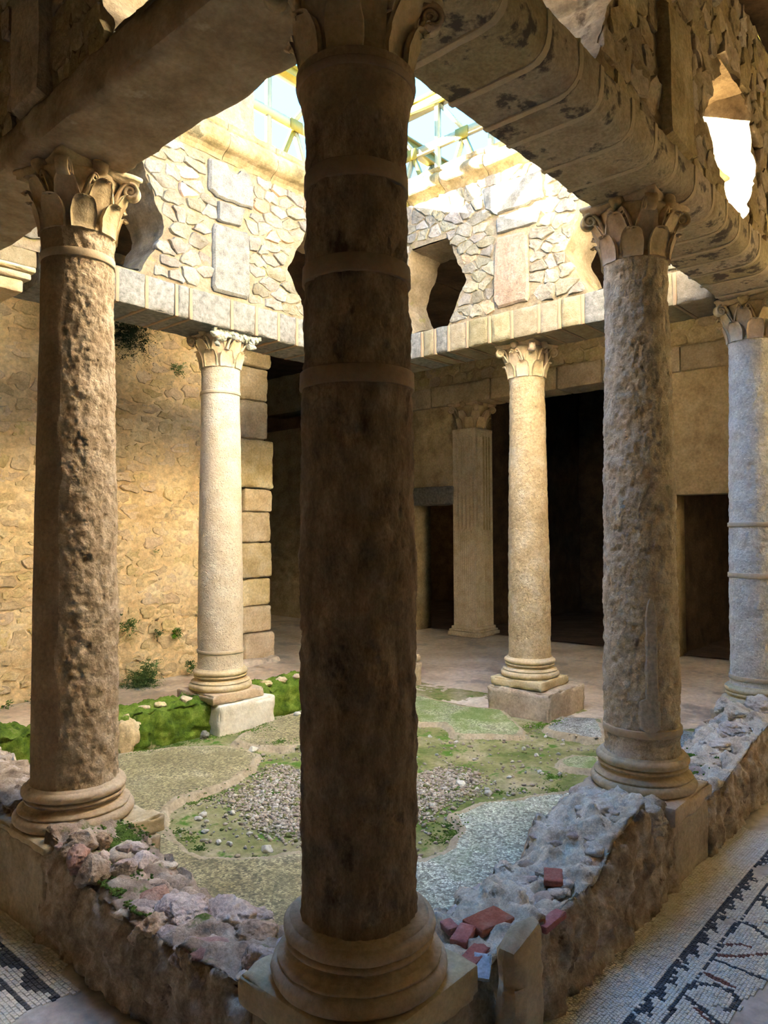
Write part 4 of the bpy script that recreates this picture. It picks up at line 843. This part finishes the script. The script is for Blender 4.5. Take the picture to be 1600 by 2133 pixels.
for i, (x, y, z, sx, sy, sz) in enumerate([(3.55, .0, .41, .12, .10, .07), (3.30, -.05, .37, .13, .09, .05), (3.05, -.04, .33, .12, .10, .04), (2.80, -.02, .28, .10, .09, .035), (3.42, -.14, .36, .09, .07, .05), (2.55, .03, .24, .10, .08, .03), (3.66, .12, .42, .09, .07, .06), (3.70, -.10, .44, .10, .08, .07)]):
    put(wR2, (x, y, z), (sx, sy, sz), 'crust', 120 + i, i * 1.1, 4)
gg = np.random.default_rng(91)
for par, f, al, a0, a1, mlist, n_ in ((wL, topL, 1, .28, 1.45, ('rubble_s', 'rubble_s', 'crust', 'red_s'), 40), (wR, topR, 0, .28, 1.74, ('crust', 'crust', 'rubble_s'), 45), (wR2, topR2, 0, 2.3, 3.7, ('crust', 'rubble_s'), 40)):
    for i in range(n_):
        a = gg.uniform(a0, a1); k = gg.uniform(.12, .98); c = (.18 if al == 0 else .16) - k * .38; q = gg.gamma(3, .008) + .010; z = float(f(np.array([a]), np.array([k]))[0]) - .020 * abs(2 * k - 1) ** 5
        put(par, (a, c, z + q * .05) if al == 0 else (c, a, z + q * .05), (q * 1.3, q, q * .5), mlist[i % len(mlist)], 400 + i, gg.uniform(0, 6), 2)
for i, (x, y, z, r, sx, sy, sz) in enumerate([(.43, -.05, .298, .3, .055, .028, .014), (.45, .02, .294, 1.2, .03, .022, .012), (.56, -.06, .296, -.2, .075, .05, .012), (.36, -.14, .295, .1, .07, .03, .012), (.72, -.205, .285, .0, .07, .022, .012), (1.0, -.06, .287, .5, .055, .035, .012), (2.62, .10, .262, .2, .06, .05, .012)]):
    V, F = rbox((-sx, -sy, -sz), (sx, sy, sz), .012, .004, .002, 18, i, chip=.006); ca, sa = math.cos(r), math.sin(r); V = V @ np.array([[ca, sa, 0], [-sa, ca, 0], [0, 0, 1]])
    mk('brick', V + np.array([x, y, z + .005]), F, MT['brick'], wR if i < 6 else wR2)
V, F = rbox((-.05, -.028, -.006), (.05, .028, .006), .012, .003, .003, 20, 3, chip=.01); ca, sa = math.cos(.5), math.sin(.5); V = V @ np.array([[ca, sa, .2], [-sa, ca, 0], [-.2, 0, 1]])
tag(mk('slate_chip', V + np.array([.335, -.185, .30]), F, MT['slate'], wR), 'blue-grey slate flake')
for i, (s, x) in enumerate(((wB1, (1.12, 3.27, .20)), (wB2, (3.05, 3.29, .2)))): put(s, x, (.10, .06, .12), 'ochre_s', 140 + i, .2, 3, 'stone', 'bare tan stone in the mossy face')
for i, x in enumerate((.25, .7, 1.0, 1.32, 1.45, 1.68, 2.45, 2.62, 2.8, 3.0)):
    put(wB1 if x < 2 else wB2, (x, 3.40, .335), (.05, .05, .025), 'ochre_s', 150 + i, i)
V, F = rbox((.285, -.335, -.01), (.47, -.245, .435), .02, .044, .010, 7, 5, chip=.03); V[:, 2] -= np.where(V[:, 2] > .3, (V[:, 0] - .38) * -.25, 0)
tag(mk('upright_stone', V, F, MT['base'], None, False, None, np.array([.38, -.29, 0])), 'round-topped upright stone leaning on the low wall by the centre column', 'stone')
V, F = rock((2.0, .30, .16), (.13, .11, .12), 4, 7, .2, .4); tag(mk('boulder', V, F, MT['arch'], None, False, None, np.array([2.0, .3, .08])), 'grey boulder tucked behind the low wall at the right column', 'stone')
V, F = rock((1.70, 3.20, .095), (.035, .03, .03), 3, 9, .3); tag(mk('boulder', V, F, MT['arch'], None, False, None, np.array([1.66, 3.22, .08])), 'small pale stone left of the white pedestal block', 'stone')
V, F = rbox((.06, 1.42, .30), (.27, 1.52, .375), .02, .012, .008, 9, 8, chip=.03); mk('stone', V, F, MT['base'], wL)
V, F = rbox((.10, 1.40, .08), (.24, 1.50, .30), .03, .012, .008, 9, 8, chip=.03); mk('stone', V, F, MT['block'], wL)

# ------------------------------------------------------------------ courtyard floor: mosaic remnants standing over the dug-out middle
def inpoly(X, Y, P):
    P = np.array(P); c = np.zeros(len(X), bool); j = len(P) - 1
    for i in range(len(P)):
        a, b = P[i], P[j]; cond = ((a[1] > Y) != (b[1] > Y)) & (X < (b[0] - a[0]) * (Y - a[1]) / (b[1] - a[1] + 1e-12) + a[0]); c ^= cond; j = i
    return c
def pdist(X, Y, P, closed=True):
    P = np.array(P, float); d = np.full(len(X), 9.0); n = len(P)
    for i in range(n if closed else n - 1):
        a, b = P[i], P[(i + 1) % n]; e = b - a; t = np.clip(((X - a[0]) * e[0] + (Y - a[1]) * e[1]) / (e @ e + 1e-12), 0, 1)
        d = np.minimum(d, np.hypot(X - a[0] - t * e[0], Y - a[1] - t * e[1]))
    return d
FR = dict(
    olive=([(.1, 3.3), (1.07, 3.27), (1.25, 3.18), (1.42, 3.08), (1.56, 2.92), (1.66, 2.80), (1.70, 2.66), (1.67, 2.5), (1.46, 2.3), (1.28, 2.22), (1.1, 2.17), (.87, 2.2), (.76, 2.14), (.68, 2.05), (.60, 1.92), (.54, 1.78), (.50, 1.57), (.52, 1.45), (.57, 1.37), (.71, 1.25), (.84, 1.19), (.92, 1.0), (.85, .8), (.1, .1)], 'mos_y', 'large olive-brown mosaic remnant in the left half of the courtyard floor'),
    grey=([(.1, .1), (.85, .8), (.92, 1.0), (1.02, .85), (1.14, .70), (1.3, .67), (1.41, .72), (1.53, .76), (1.60, .84), (1.64, .92), (1.9, .88), (2.17, .74), (2.53, .52), (2.9, .34), (3.1, .1)], 'mos_g', 'large grey-green mosaic remnant in front, right of the centre column'),
    back=([(3.8, 2.8), (3.73, 2.58), (3.7, 2.26), (3.80, 1.91), (3.35, 1.46), (3.24, 1.38), (3.16, 1.40), (3.09, 1.47), (3.01, 1.63), (2.92, 1.75), (2.94, 1.84), (3.01, 1.91), (3.09, 2.04), (3.0, 2.2), (3.05, 2.6), (3.3, 2.9)], 'mos_m', 'mossy mosaic remnant with a wavy edge left of the golden column'),
    patt=([(3.50, 1.40), (3.9, 1.46), (4.07, 1.18), (3.52, .88), (3.42, 1.0), (3.43, 1.27)], 'mos_b', 'grey patterned mosaic remnant right of the golden column'),
    small=([(2.80, .90), (2.9, .93), (3.04, .90), (3.12, .75), (3.0, .64), (2.83, .60), (2.76, .70), (2.75, .82)], 'mos_m', 'small rounded mosaic remnant left of the right column'),
    upper=([(1.78, 2.66), (1.70, 2.89), (1.9, 3.02), (2.15, 3.10), (2.71, 3.22), (3.2, 3.25), (3.0, 2.8), (2.5, 2.5), (2.0, 2.44), (1.86, 2.5)], 'mos_y', 'speckled mosaic remnant in front of the mossy rear wall'),
    right=([(3.35, .2), (3.3, .72), (3.55, .82), (3.95, .9), (4.15, .6), (4.1, .2)], 'mos_b', 'grey patterned mosaic strip between the right column and the bluish column'))
res = .0125; X, Y = np.meshgrid(np.arange(.1, 4.32, res), np.arange(.1, 3.36, res), indexing='ij'); sh = X.shape; X, Y = X.ravel(), Y.ravel()
wx = X + .018 * fbm(np.stack([X * 5, Y * 5, X * 0], 1), 3); wy = Y + .018 * fbm(np.stack([X * 5, Y * 5, X * 0 + 9], 1), 3)
reg = np.zeros(len(X), int); edge = np.full(len(X), 9.0); raise_ = np.zeros(len(X))
for i, (k, (P, m, lb)) in enumerate(FR.items()):
    ins = inpoly(wx, wy, P); d = pdist(wx, wy, P)
    if k in ('olive', 'grey'): d = np.where((wx < .93) & (wx - wy > -.25) & (wx - wy < .15), 9, d)   # the two meet there without an edge
    reg[ins] = i + 1; raise_ = np.maximum(raise_, np.where(ins, sstep(-.004, .014, d), 0)); edge = np.where(ins, d, edge)
Z = .074 + .028 * raise_ + .006 * fbm(np.stack([X * 2.2, Y * 2.2, X * 0], 1), 4) + .004 * (1 - raise_) * fbm(np.stack([X * 14, Y * 14, X * 0], 1), 3) - .014 * (1 - raise_) * sstep(.0, .35, fbm(np.stack([X * 1.2, Y * 1.2, X * 0 + 4], 1), 2))
P3 = np.stack([X, Y, Z], 1); F = gridf(*sh); fr_ = reg[F].max(1); fe = edge[F].min(1)
def sub(mask): u, inv = np.unique(F[mask], return_inverse=True); return P3[u], inv.reshape(-1, 4)
V, f = sub(fr_ == 0); tag(mk('floor', V, f, MT['earth'], None, True), kind='structure')
for i, (k, (P, m, lb)) in enumerate(FR.items()):
    V, f = sub(fr_ == i + 1); wdt = .035 + .02 * fbm(np.stack([P3[F[fr_ == i + 1][:, 0], 0] * 4, P3[F[fr_ == i + 1][:, 0], 1] * 4, np.zeros((fr_ == i + 1).sum())], 1), 2)
    o = mk('mosaic_remnant', V, f, [MT[m], MT['edge']], None, True, (fe[fr_ == i + 1] < wdt).astype(int), np.array([np.mean(V[:, 0]), np.mean(V[:, 1]), .08])); tag(o, lb, 'mosaic')

GR = [(.98, 1.88), (.86, 1.63), (.9, 1.42), (.94, 1.3), (1.1, 1.05), (1.3, .92), (1.5, .96), (1.75, 1.0), (2.02, 1.0), (2.28, 1.08), (2.40, 1.3), (2.42, 1.55), (2.33, 1.74), (2.2, 2.1), (1.81, 2.28), (1.62, 2.34), (1.44, 2.24), (1.11, 2.08), (.96, 2.05)]
g = np.random.default_rng(77)
def pebbles(x, y, s, z):
    V0, F0 = ICO[0]; n = len(x); r = 1 + g.uniform(-.35, .35, (n, 12)); V = V0[None] * r[:, :, None] * (s[:, None, None] * np.stack([g.uniform(.8, 1.4, n), g.uniform(.6, 1, n), g.uniform(.45, .8, n)], 1)[:, None, :])
    a = g.uniform(0, 6.3, n); c, sn = np.cos(a)[:, None], np.sin(a)[:, None]; Vx = V[:, :, 0] * c - V[:, :, 1] * sn; Vy = V[:, :, 0] * sn + V[:, :, 1] * c
    V = np.stack([Vx + x[:, None], Vy + y[:, None], V[:, :, 2] + z[:, None]], -1).reshape(-1, 3); return V, (F0[None] + (np.arange(n) * 12)[:, None, None]).reshape(-1, 3)
def zcourt(x, y): i = np.clip(np.rint((np.asarray(x) - .1) / res).astype(int), 0, sh[0] - 1); j = np.clip(np.rint((np.asarray(y) - .1) / res).astype(int), 0, sh[1] - 1); return Z.reshape(sh)[i, j]
x, y = g.uniform(.7, 2.6, 34000), g.uniform(.8, 2.5, 34000); ins = inpoly(x, y, GR); d = pdist(x, y, GR); keep = np.where(ins, sstep(-.04, .16, d) + .02, .35 * (1 - sstep(0, .10, d)) * .5) > g.random(len(x)); dens = fbm(np.stack([x * 2.2, y * 2.2, x * 0], 1), 3) > -.55 + .9 * (x > 1.7) * (y > 1.5)
keep &= dens; keep[np.cumsum(keep) > 11000] = False; x, y = x[keep], y[keep]; xs_, ys_ = g.uniform(.5, 3.6, 1500), g.uniform(.6, 2.9, 1500); kk = np.array([(r_ == 0) for r_ in reg.reshape(sh)[np.clip(((xs_ - .1) / res).astype(int), 0, sh[0] - 1), np.clip(((ys_ - .1) / res).astype(int), 0, sh[1] - 1)]]); x = np.concatenate([x, xs_[kk]]); y = np.concatenate([y, ys_[kk]]); s = g.gamma(4, .0014, len(x)) + .003; V, F2 = pebbles(x, y, s, zcourt(x, y) + s * .35)
o = mk('gravel', V, F2, [MT['gravel'], MT['pebble'], MT['earth']], None, False, np.repeat(g.choice([0, 0, 0, 0, 1, 2], len(x)), 20), np.array([1.7, 1.6, .08])); tag(o, 'bed of brown and grey gravel in the middle of the courtyard', 'gravel', kind='stuff')
PE = [(1.74, 2.67, .032, 'white angular stone on the mosaic edge near the gravel, left of centre'), (2.15, 1.19, .030, 'largest white chip on the gravel right of the centre column'), (.76, 1.33, .028, 'pale flat chip on the moss near the front rim of the left mosaic'), (2.51, 3.08, .03, 'white stone beside the centre column in front of the mossy rear wall'), (2.10, .96, .026, None), (.77, 1.91, .022, None), (.81, 1.92, .022, None), (.66, 1.58, .016, None), (.69, 1.53, .015, None), (.7, 1.75, .017, None), (2.13, 1.06, .018, None), (2.18, 1.02, .014, None), (2.62, .92, .017, None), (3.0, 1.26, .018, None), (3.03, 1.01, .015, None), (2.92, 1.11, .016, None), (3.4, 1.31, .013, None), (3.39, 1.16, .013, None), (2.44, 1.03, .014, None), (2.81, 1.7, .018, None), (2.82, 1.95, .018, None), (2.6, 1.4, .013, None), (2.72, 1.18, .014, None), (1.0, 1.72, .015, None), (.83, 1.55, .014, None)]
for i, (px_, py, s, lb) in enumerate(PE):
    zz = float(zcourt(px_, py)); V, F = rock((px_, py, zz + s * .35), (s * 1.2, s * .9, s * .75), 2, 200 + i, .25, i, .7)
    o = mk('loose_stone', V, F, MT['white' if lb else 'pebble'], None, False, None, np.array([px_, py, zz]))
    tag(o, lb or 'small loose stone scattered on the mossy courtyard floor', 'stone', None if lb else 'small loose stones on the courtyard floor')

# ------------------------------------------------------------------ tessera mosaics in the two near galleries
def tess(V_list, cx, cy, a, w_, h_, gx, z=.0, b=.0016):
    n = len(cx); q = np.array([(-1, -1), (1, -1), (1, 1), (-1, 1)], float) * .5
    J = g.normal(size=(n, 4, 2)) * .06; L = (q[None] + J * .5) * np.stack([w_, h_], 1)[:, None, :]
    c, s = np.cos(a)[:, None], np.sin(a)[:, None]; wxy = np.stack([L[:, :, 0] * c - L[:, :, 1] * s, L[:, :, 0] * s + L[:, :, 1] * c], -1)
    ctr = np.stack([cx, cy], 1)[:, None, :]; bot = ctr + wxy; top_ = ctr + wxy * .86
    tz = z + g.normal(size=n) * .0006
    V = np.concatenate([np.concatenate([bot, np.full((n, 4, 1), -.006)], 2), np.concatenate([bot * .4 + (ctr + wxy * .98) * .6, np.repeat((tz - .0014)[:, None, None], 4, 1)], 2), np.concatenate([top_, np.repeat(tz[:, None, None], 4, 1)], 2)], 1)
    f0 = [(k, (k + 1) % 4, 4 + (k + 1) % 4, 4 + k) for k in range(4)] + [(4 + k, 4 + (k + 1) % 4, 8 + (k + 1) % 4, 8 + k) for k in range(4)] + [(8, 9, 10, 11)]
    return V, np.array(f0)
def strokes(u, v, L): 
    m = np.zeros(len(u), bool)
    for P, hw in L: m |= pdist(u, v, P, False) < hw
    return m
BLK = [([(1.37, -.51), (1.37, -.59), (1.36, -.70), (1.35, -.95)], .009), ([(1.14, -.51), (1.19, -.53), (1.22, -.58), (1.21, -.63), (1.18, -.66), (1.12, -.66), (1.09, -.64), (1.10, -.61)], .010), ([(1.08, -.52), (1.05, -.58), (1.0, -.66), (.95, -.75)], .009), ([(1.72, -.53), (1.71, -.57), (1.66, -.63), (1.6, -.72)], .009), ([(2.0, -.53), (1.93, -.55), (1.87, -.60), (1.88, -.68), (1.95, -.72)], .010), ([(1.96, -.52), (2.1, -.60), (2.2, -.72)], .008), ([(2.4, -.51), (2.45, -.58), (2.55, -.66)], .008)]
RED = [([(1.40, -.51), (1.45, -.58), (1.54, -.66), (1.6, -.74)], .007), ([(1.26, -.53), (1.25, -.57), (1.24, -.62)], .010), ([(1.50, -.52), (1.54, -.56), (1.55, -.60)], .008), ([(1.04, -.56), (1.0, -.62), (.96, -.68)], .006), ([(1.78, -.60), (1.82, -.66)], .008)]
def colR(u, v):
    c = np.zeros(len(u), int); ph = (u / .112) % 1
    c[strokes(u, v, RED)] = 2; c[strokes(u, v, BLK)] = 1
    c[(np.abs(v + .424) < .009) | (np.abs(v + .508) < .0065) | ((v < -.43) & (v > -.432 - .040 * (1 - ph)))] = 1
    c[(c == 1) & (np.random.default_rng(5).random(len(u)) < .12)] = 0
    return c
def colL(v, u):
    c = np.zeros(len(u), int); ph = (v / .21) % 1
    c[((u < -.335) & (u > -.352 - .055 * np.abs(2 * ph - 1))) | (np.abs(u + .44) < .009) | strokes(u, v, [([(-.44, 1.3), (-.52, 1.4), (-.55, 1.55), (-.5, 1.62)], .01)])] = 1
    return c
PR = [[(.9, -.62), (1.03, -.67), (1.14, -.68), (1.2, -.67), (1.36, -.71), (1.3, -1), (.8, -1)], [(2.26, -.41), (2.37, -.46), (2.22, -.49), (2.15, -.45)], [(2.81, -.2), (3.01, -.21), (3.26, -.2), (3.2, -.30), (2.77, -.36), (2.72, -.27)], [(1.68, -.455), (1.74, -.47), (1.72, -.50), (1.64, -.49)]]
PL = [[(-.9, 1.02), (-.51, 1.09), (-.43, 1.12), (-.34, 1.11), (-.27, 1.08), (-.2, .96), (-.2, .3), (-.9, .3)], [(-.2, 1.3), (-.27, 1.25), (-.27, 1.0), (-.2, .95)]]
def mosaic(name, label, s0, s1, c0, c1, pitch, color, patches, swap, org, seed):
    gg = np.random.default_rng(seed); root = thing(name, label, 'mosaic', org); rows = int(abs(c1 - c0) / pitch); us, vs = [], []
    for j in range(rows):
        s = np.arange(s0 + gg.uniform(0, pitch), s1, pitch * gg.uniform(.98, 1.10)); us.append(s + gg.normal(size=len(s)) * pitch * .05); vs.append(np.full(len(s), c0 + (j + .5) * pitch * np.sign(c1 - c0)))
    u = np.concatenate(us); v = np.concatenate(vs); v = v + .008 * fbm(np.stack([u * 2.2, v * 2.2, u * 0 + seed], 1), 2)
    ck = np.ones(len(u), bool); X_, Y_ = (v, u) if swap else (u, v); wob = .012 * fbm(np.stack([u * 9, v * 9, u * 0], 1), 3)
    for P in patches: ck &= ~inpoly(X_ + wob, Y_ + wob, P)
    ck &= fbm(np.stack([u * 3.1, v * 3.1, u * 0 + 5], 1), 3) < .78
    u, v = u[ck], v[ck]; col = color(u, v) 
    X_, Y_ = (v, u) if swap else (u, v); n = len(u); a = gg.normal(size=n) * .07 + (math.pi / 2 if swap else 0)
    dC = np.hypot(X_ + 1.523, Y_ + 1.448); R = np.array([X_ + 1.523, Y_ + 1.448]).T; dep = R @ fh[:2]; rx = R @ np.array([math.sin(yaw), -math.cos(yaw)]) / dep * FPX + 800; ry = 1107 + FPX * 1.6 / dep
    vis = (rx > 3) & (rx < 1597) & (ry < 2130); cost = np.where(vis, dep, 99); near = np.argsort(cost)[:300]; near = near[cost[near] < 90]
    single = np.zeros(n, bool); single[near] = True
    V, f0 = tess(None, X_, Y_, a, gg.uniform(.84, .97, n) * pitch * 1.02, gg.uniform(.84, .95, n) * pitch, 0)
    mats = [MT['t_cream'], MT['t_black'], MT['t_red']]
    r = ~single; k = r.sum(); V2 = V[r].reshape(-1, 3); F2 = (f0[None] + (np.arange(k) * 12)[:, None, None]).reshape(-1, 4)
    tag(mk('tesserae', V2, F2, mats, root, False, np.repeat(col[r], 9)), kind='stuff')
    shared = {}
    for i in near:
        key = (int(col[i]), int(i) % 5)
        if key not in shared:
            me = bpy.data.meshes.new('tessera'); me.from_pydata([tuple(p) for p in (V[i] - np.array([X_[i], Y_[i], 0]))], [], [tuple(q) for q in f0]); me.materials.append(mats[key[0]]); shared[key] = me
        o = bpy.data.objects.new('tessera', shared[key]); COL.objects.link(o); o.parent = root; o.location = (X_[i] - org[0], Y_[i] - org[1], -org[2])
    return root
mosaic('mosaic_pavement', 'cream mosaic pavement with black sawtooth border and scrolls in the right gallery', .25, 3.75, -.212, -.96, .0118, colR, PR, False, (1.5, -.5, 0), 1)
mosaic('mosaic_pavement', 'worn cream and black mosaic pavement in the left gallery, lower left corner', .9, 3.2, -.225, -.95, .0155, colL, PL, True, (-.5, 1.6, 0), 2)

# ------------------------------------------------------------------ ferns and moss
def fern(label, c, size, n, seed, m='fern', out=(0, -1, 0), droop=.6, nm='wall_fern', group=None):
    gg = np.random.default_rng(seed); V, F = [], []; out = np.array(out, float)
    for i in range(n):
        L = size * gg.uniform(.5, 1.0); az = gg.uniform(-1.4, 1.4); el = gg.uniform(-.5, 1.25)
        side = np.cross(out, (0, 0, 1)); d = out * math.cos(az) * math.cos(el) + side * math.sin(az) * math.cos(el) + np.array([0, 0, math.sin(el)]); st = np.array(c) + side * gg.normal() * size * .25 + np.array([0, 0, gg.normal() * size * .25])
        k = 7 if size < .2 else 14
        for j in range(1, k + 1):
            t = j / k; p = st + d * L * t - np.array([0, 0, droop * L * t * t]); w_ = np.cross(d, (0, 0, 1)); w_ /= np.linalg.norm(w_) + 1e-6
            for s in (-1, 1):
                l = min(size * .17, .017 if size > .2 else .02) * (1.15 - .7 * t) * gg.uniform(.8, 1.2); tip = p + w_ * s * l + d * l * .5 + np.array([0, 0, gg.normal() * l * .4]); mid = (p + tip) / 2; q = d * l * .38 + np.array([0, 0, gg.normal() * l * .2])
                b = len(V); V += [p, mid - q, tip, mid + q]; F.append((b, b + 1, b + 2, b + 3))
    c = np.array(c, float)
    return tag(mk(nm, np.array(V), F, MT[m], None, False, None, c), label, 'plant', group)
for lb, c, s, n, sd_, m, dr in [('large dark fern hanging from the top of the ochre wall, beside the left column', (2.33, 5.42, 3.62), .36, 150, 1, 'fern_d', 1.0), ('small green fern high on the ochre wall near the pale column', (2.89, 5.44, 3.36), .13, 22, 2, 'fern', .6), ('tiny green tuft alone halfway down the ochre wall', (2.66, 5.45, 1.40), .06, 12, 3, 'fern', .4),
        ('bushy green fern low on the ochre wall just right of the left column', (2.34, 5.43, .66), .17, 36, 4, 'fern', .5), ('left one of two small ferns side by side on the ochre wall', (2.70, 5.44, .55), .10, 20, 5, 'fern', .5), ('right one of two small ferns side by side on the ochre wall', (2.89, 5.44, .53), .12, 24, 6, 'fern', .5),
        ('upright green fern at the foot of the ochre wall', (2.55, 5.40, .20), .17, 34, 7, 'fern', .35), ('broad dark green bush on the floor by the left column', (2.42, 5.28, .10), .26, 200, 8, 'fern', .4), ('small fern at the wall foot left of the left column', (1.40, 5.38, .08), .10, 22, 9, 'fern', .5), ('green tuft at the wall foot by the left picture edge', (1.15, 5.38, .08), .09, 18, 10, 'fern', .5),
        ('small fern just left of the pale column shaft', (3.18, 5.42, .72), .08, 16, 11, 'fern', .5), ('greenish plant growing from the wall foot behind the pale column', (3.05, 5.38, .14), .15, 30, 12, 'fern', .5), ('tiny sprout on the gravel left of the centre column', (.98, 1.38, .085), .03, 8, 13, 'fern', .3)]:
    fern(lb, c, s, n, sd_, m, (0, -1, 0) if n != 200 else (-.7, -.7, 0), dr)
def mosspad(label, pts, seed, dens=900, clip=None, m='moss', z=None, nm='moss_patch', r0=.0042):
    """cushions of moss clustered round the given spots"""
    gg = np.random.default_rng(seed); xs, ys, zs, ss = [], [], [], []
    for (x, y, zz, r) in pts:
        k = int(dens * r * r * 55) + 6; a = gg.uniform(0, 6.3, k); q = r * np.abs(gg.normal(size=k)) * .75 * (1 + .5 * np.sin(a * 3 + x * 9)); xs.append(x + q * np.cos(a)); ys.append(y + q * np.sin(a)); xs[-1] = xs[-1] if clip is None else np.clip(xs[-1], clip[0] + .02 * gg.random(k), clip[1]); zs.append(np.full(k, zz) if z is None else z(xs[-1], ys[-1])); ss.append(gg.uniform(.6, 1.5, k) * r0)
    x, y, zz, s = map(np.concatenate, (xs, ys, zs, ss)); V, F = pebbles(x, y, s, zz + s * .2)
    return tag(mk(nm, V, F, MT[m], None, True, None, np.array([x.mean(), y.mean(), zz.mean()])), label, 'moss', kind='stuff')
mosspad('bright moss at the feet of the mossy rear wall and white pedestal block', [(1.2 + .14 * i, 3.22 - .01 * i, .1, .07) for i in range(5)] + [(2.0, 3.08, .1, .10), (2.15, 3.1, .1, .08), (2.4, 3.2, .1, .06), (1.95, 2.62, .1, .06), (2.1, 2.55, .1, .05)], 3, 700, z=zcourt)
mosspad('green moss along the inner rim of the left mosaic and gravel', [(.62, 1.85, .1, .04), (.60, 1.75, .1, .05), (.9, 2.15, .1, .05), (1.0, 2.14, .1, .05), (1.12, 2.13, .1, .04), (.57, 1.6, .1, .04), (1.45, 2.27, .1, .03), (1.72, 2.55, .1, .04)], 4, 900, z=zcourt)
mosspad('green moss corner between the gravel and the grey mosaic right of the centre column', [(1.52, .80, .1, .05), (1.58, .86, .1, .05), (1.45, .78, .1, .04), (1.4, .82, .1, .04), (2.2, .95, .1, .04), (2.3, .85, .1, .04), (2.42, .72, .1, .05), (2.6, .82, .1, .05)], 5, 900, z=zcourt)
mosspad('patch of moss at the foot of the rough block under the golden column', [(3.65, 1.5, .1, .07), (3.55, 1.52, .1, .06), (3.72, 1.42, .1, .06)], 6, 900, z=zcourt)
topz = lambda f: (lambda x, y: f(y, (np.asarray(x) - .17) / -.39) + .02)
mosspad('moss cushions between the stones on top of the left low wall', [(-.02, 1.33, 0, .05), (.0, 1.26, 0, .05), (.06, 1.36, 0, .06), (-.05, 1.38, 0, .05), (-.12, 1.12, 0, .05), (-.10, 1.06, 0, .06), (-.12, .98, 0, .05), (-.14, .90, 0, .05), (-.02, .88, 0, .03), (.04, 1.42, 0, .05)], 7, 2600, z=topz(topL), r0=.0055, clip=(-.175, .15))
mosspad('moss on the receding low wall beside the right column', [(2.75, .10, 0, .06), (2.85, .06, 0, .06), (2.68, .12, 0, .05), (2.6, .02, 0, .05)], 8, 1500, z=lambda x, y: topR2(np.asarray(x), (np.asarray(y) - .16) / -.37) + .02, r0=.007)

# ------------------------------------------------------------------ steel roof trusses above the rear walls
def truss(label, along, fix, a, b, zt, zb, zf, n, zig0, off):
    root = thing('roof_truss', label, 'truss', (a, fix, zf) if along == 0 else (fix, a, zf))
    P = (lambda s, z, o=0: np.array([s, fix + o, z])) if along == 0 else (lambda s, z, o=0: np.array([fix + o, s, z]))
    def member(nm, p, q, w_, h_, m='steel'): V, F = bar(p, q, w_, h_, (0, 0, 1) if abs(p[2] - q[2]) < .05 else ((0, 1, 0) if along == 0 else (1, 0, 0))); return mk(nm, V, F, MT[m], root)
    member('top_chord', P(a, zt), P(b, zt), .08, .12); member('chord_flange', P(a, zt + .055), P(b, zt + .055), .14, .018); member('chord_flange', P(a, zt - .055), P(b, zt - .055), .14, .018)
    member('bottom_chord', P(a, zb), P(b, zb), .07, .075, 'steel_lit'); member('eaves_beam', P(a, zf), P(b, zf), .08, .10)
    L = (b - a) / n
    for i in range(n):
        s = a + i * L + off
        member('brace', P(s, zf + .05), P(s + L / 2, zb - .03), .045, .055); member('brace', P(s + L, zf + .05), P(s + L / 2, zb - .03), .045, .055, 'steel_lit')
        member('brace', P(s + L / 2, zb + .03, .03), P(s + L, zt - .05, .03), .04, .05, 'steel_lit'); member('post', P(s + L, zf, .0), P(s + L, zt - .05, .0), .05, .05, 'steel_lit')
        V, F = bar(P(s + L / 2 - .08, zb - .02, -.045), P(s + L / 2 + .08, zb - .02, -.045), .012, .12); mk('gusset_plate', V, F, MT['steel'], root)
    return root
truss('yellow steel roof truss above the rear left wall, left of the centre column', 0, 4.2, 1.0, 6.4, 6.33, 5.80, 4.95, 8, 0, .12)
truss('yellow steel roof truss above the rear right wall, right of the centre column', 1, 4.8, -1.0, 5.2, 6.33, 5.82, 4.95, 9, 0, .20)
bpy.context.view_layer.update()
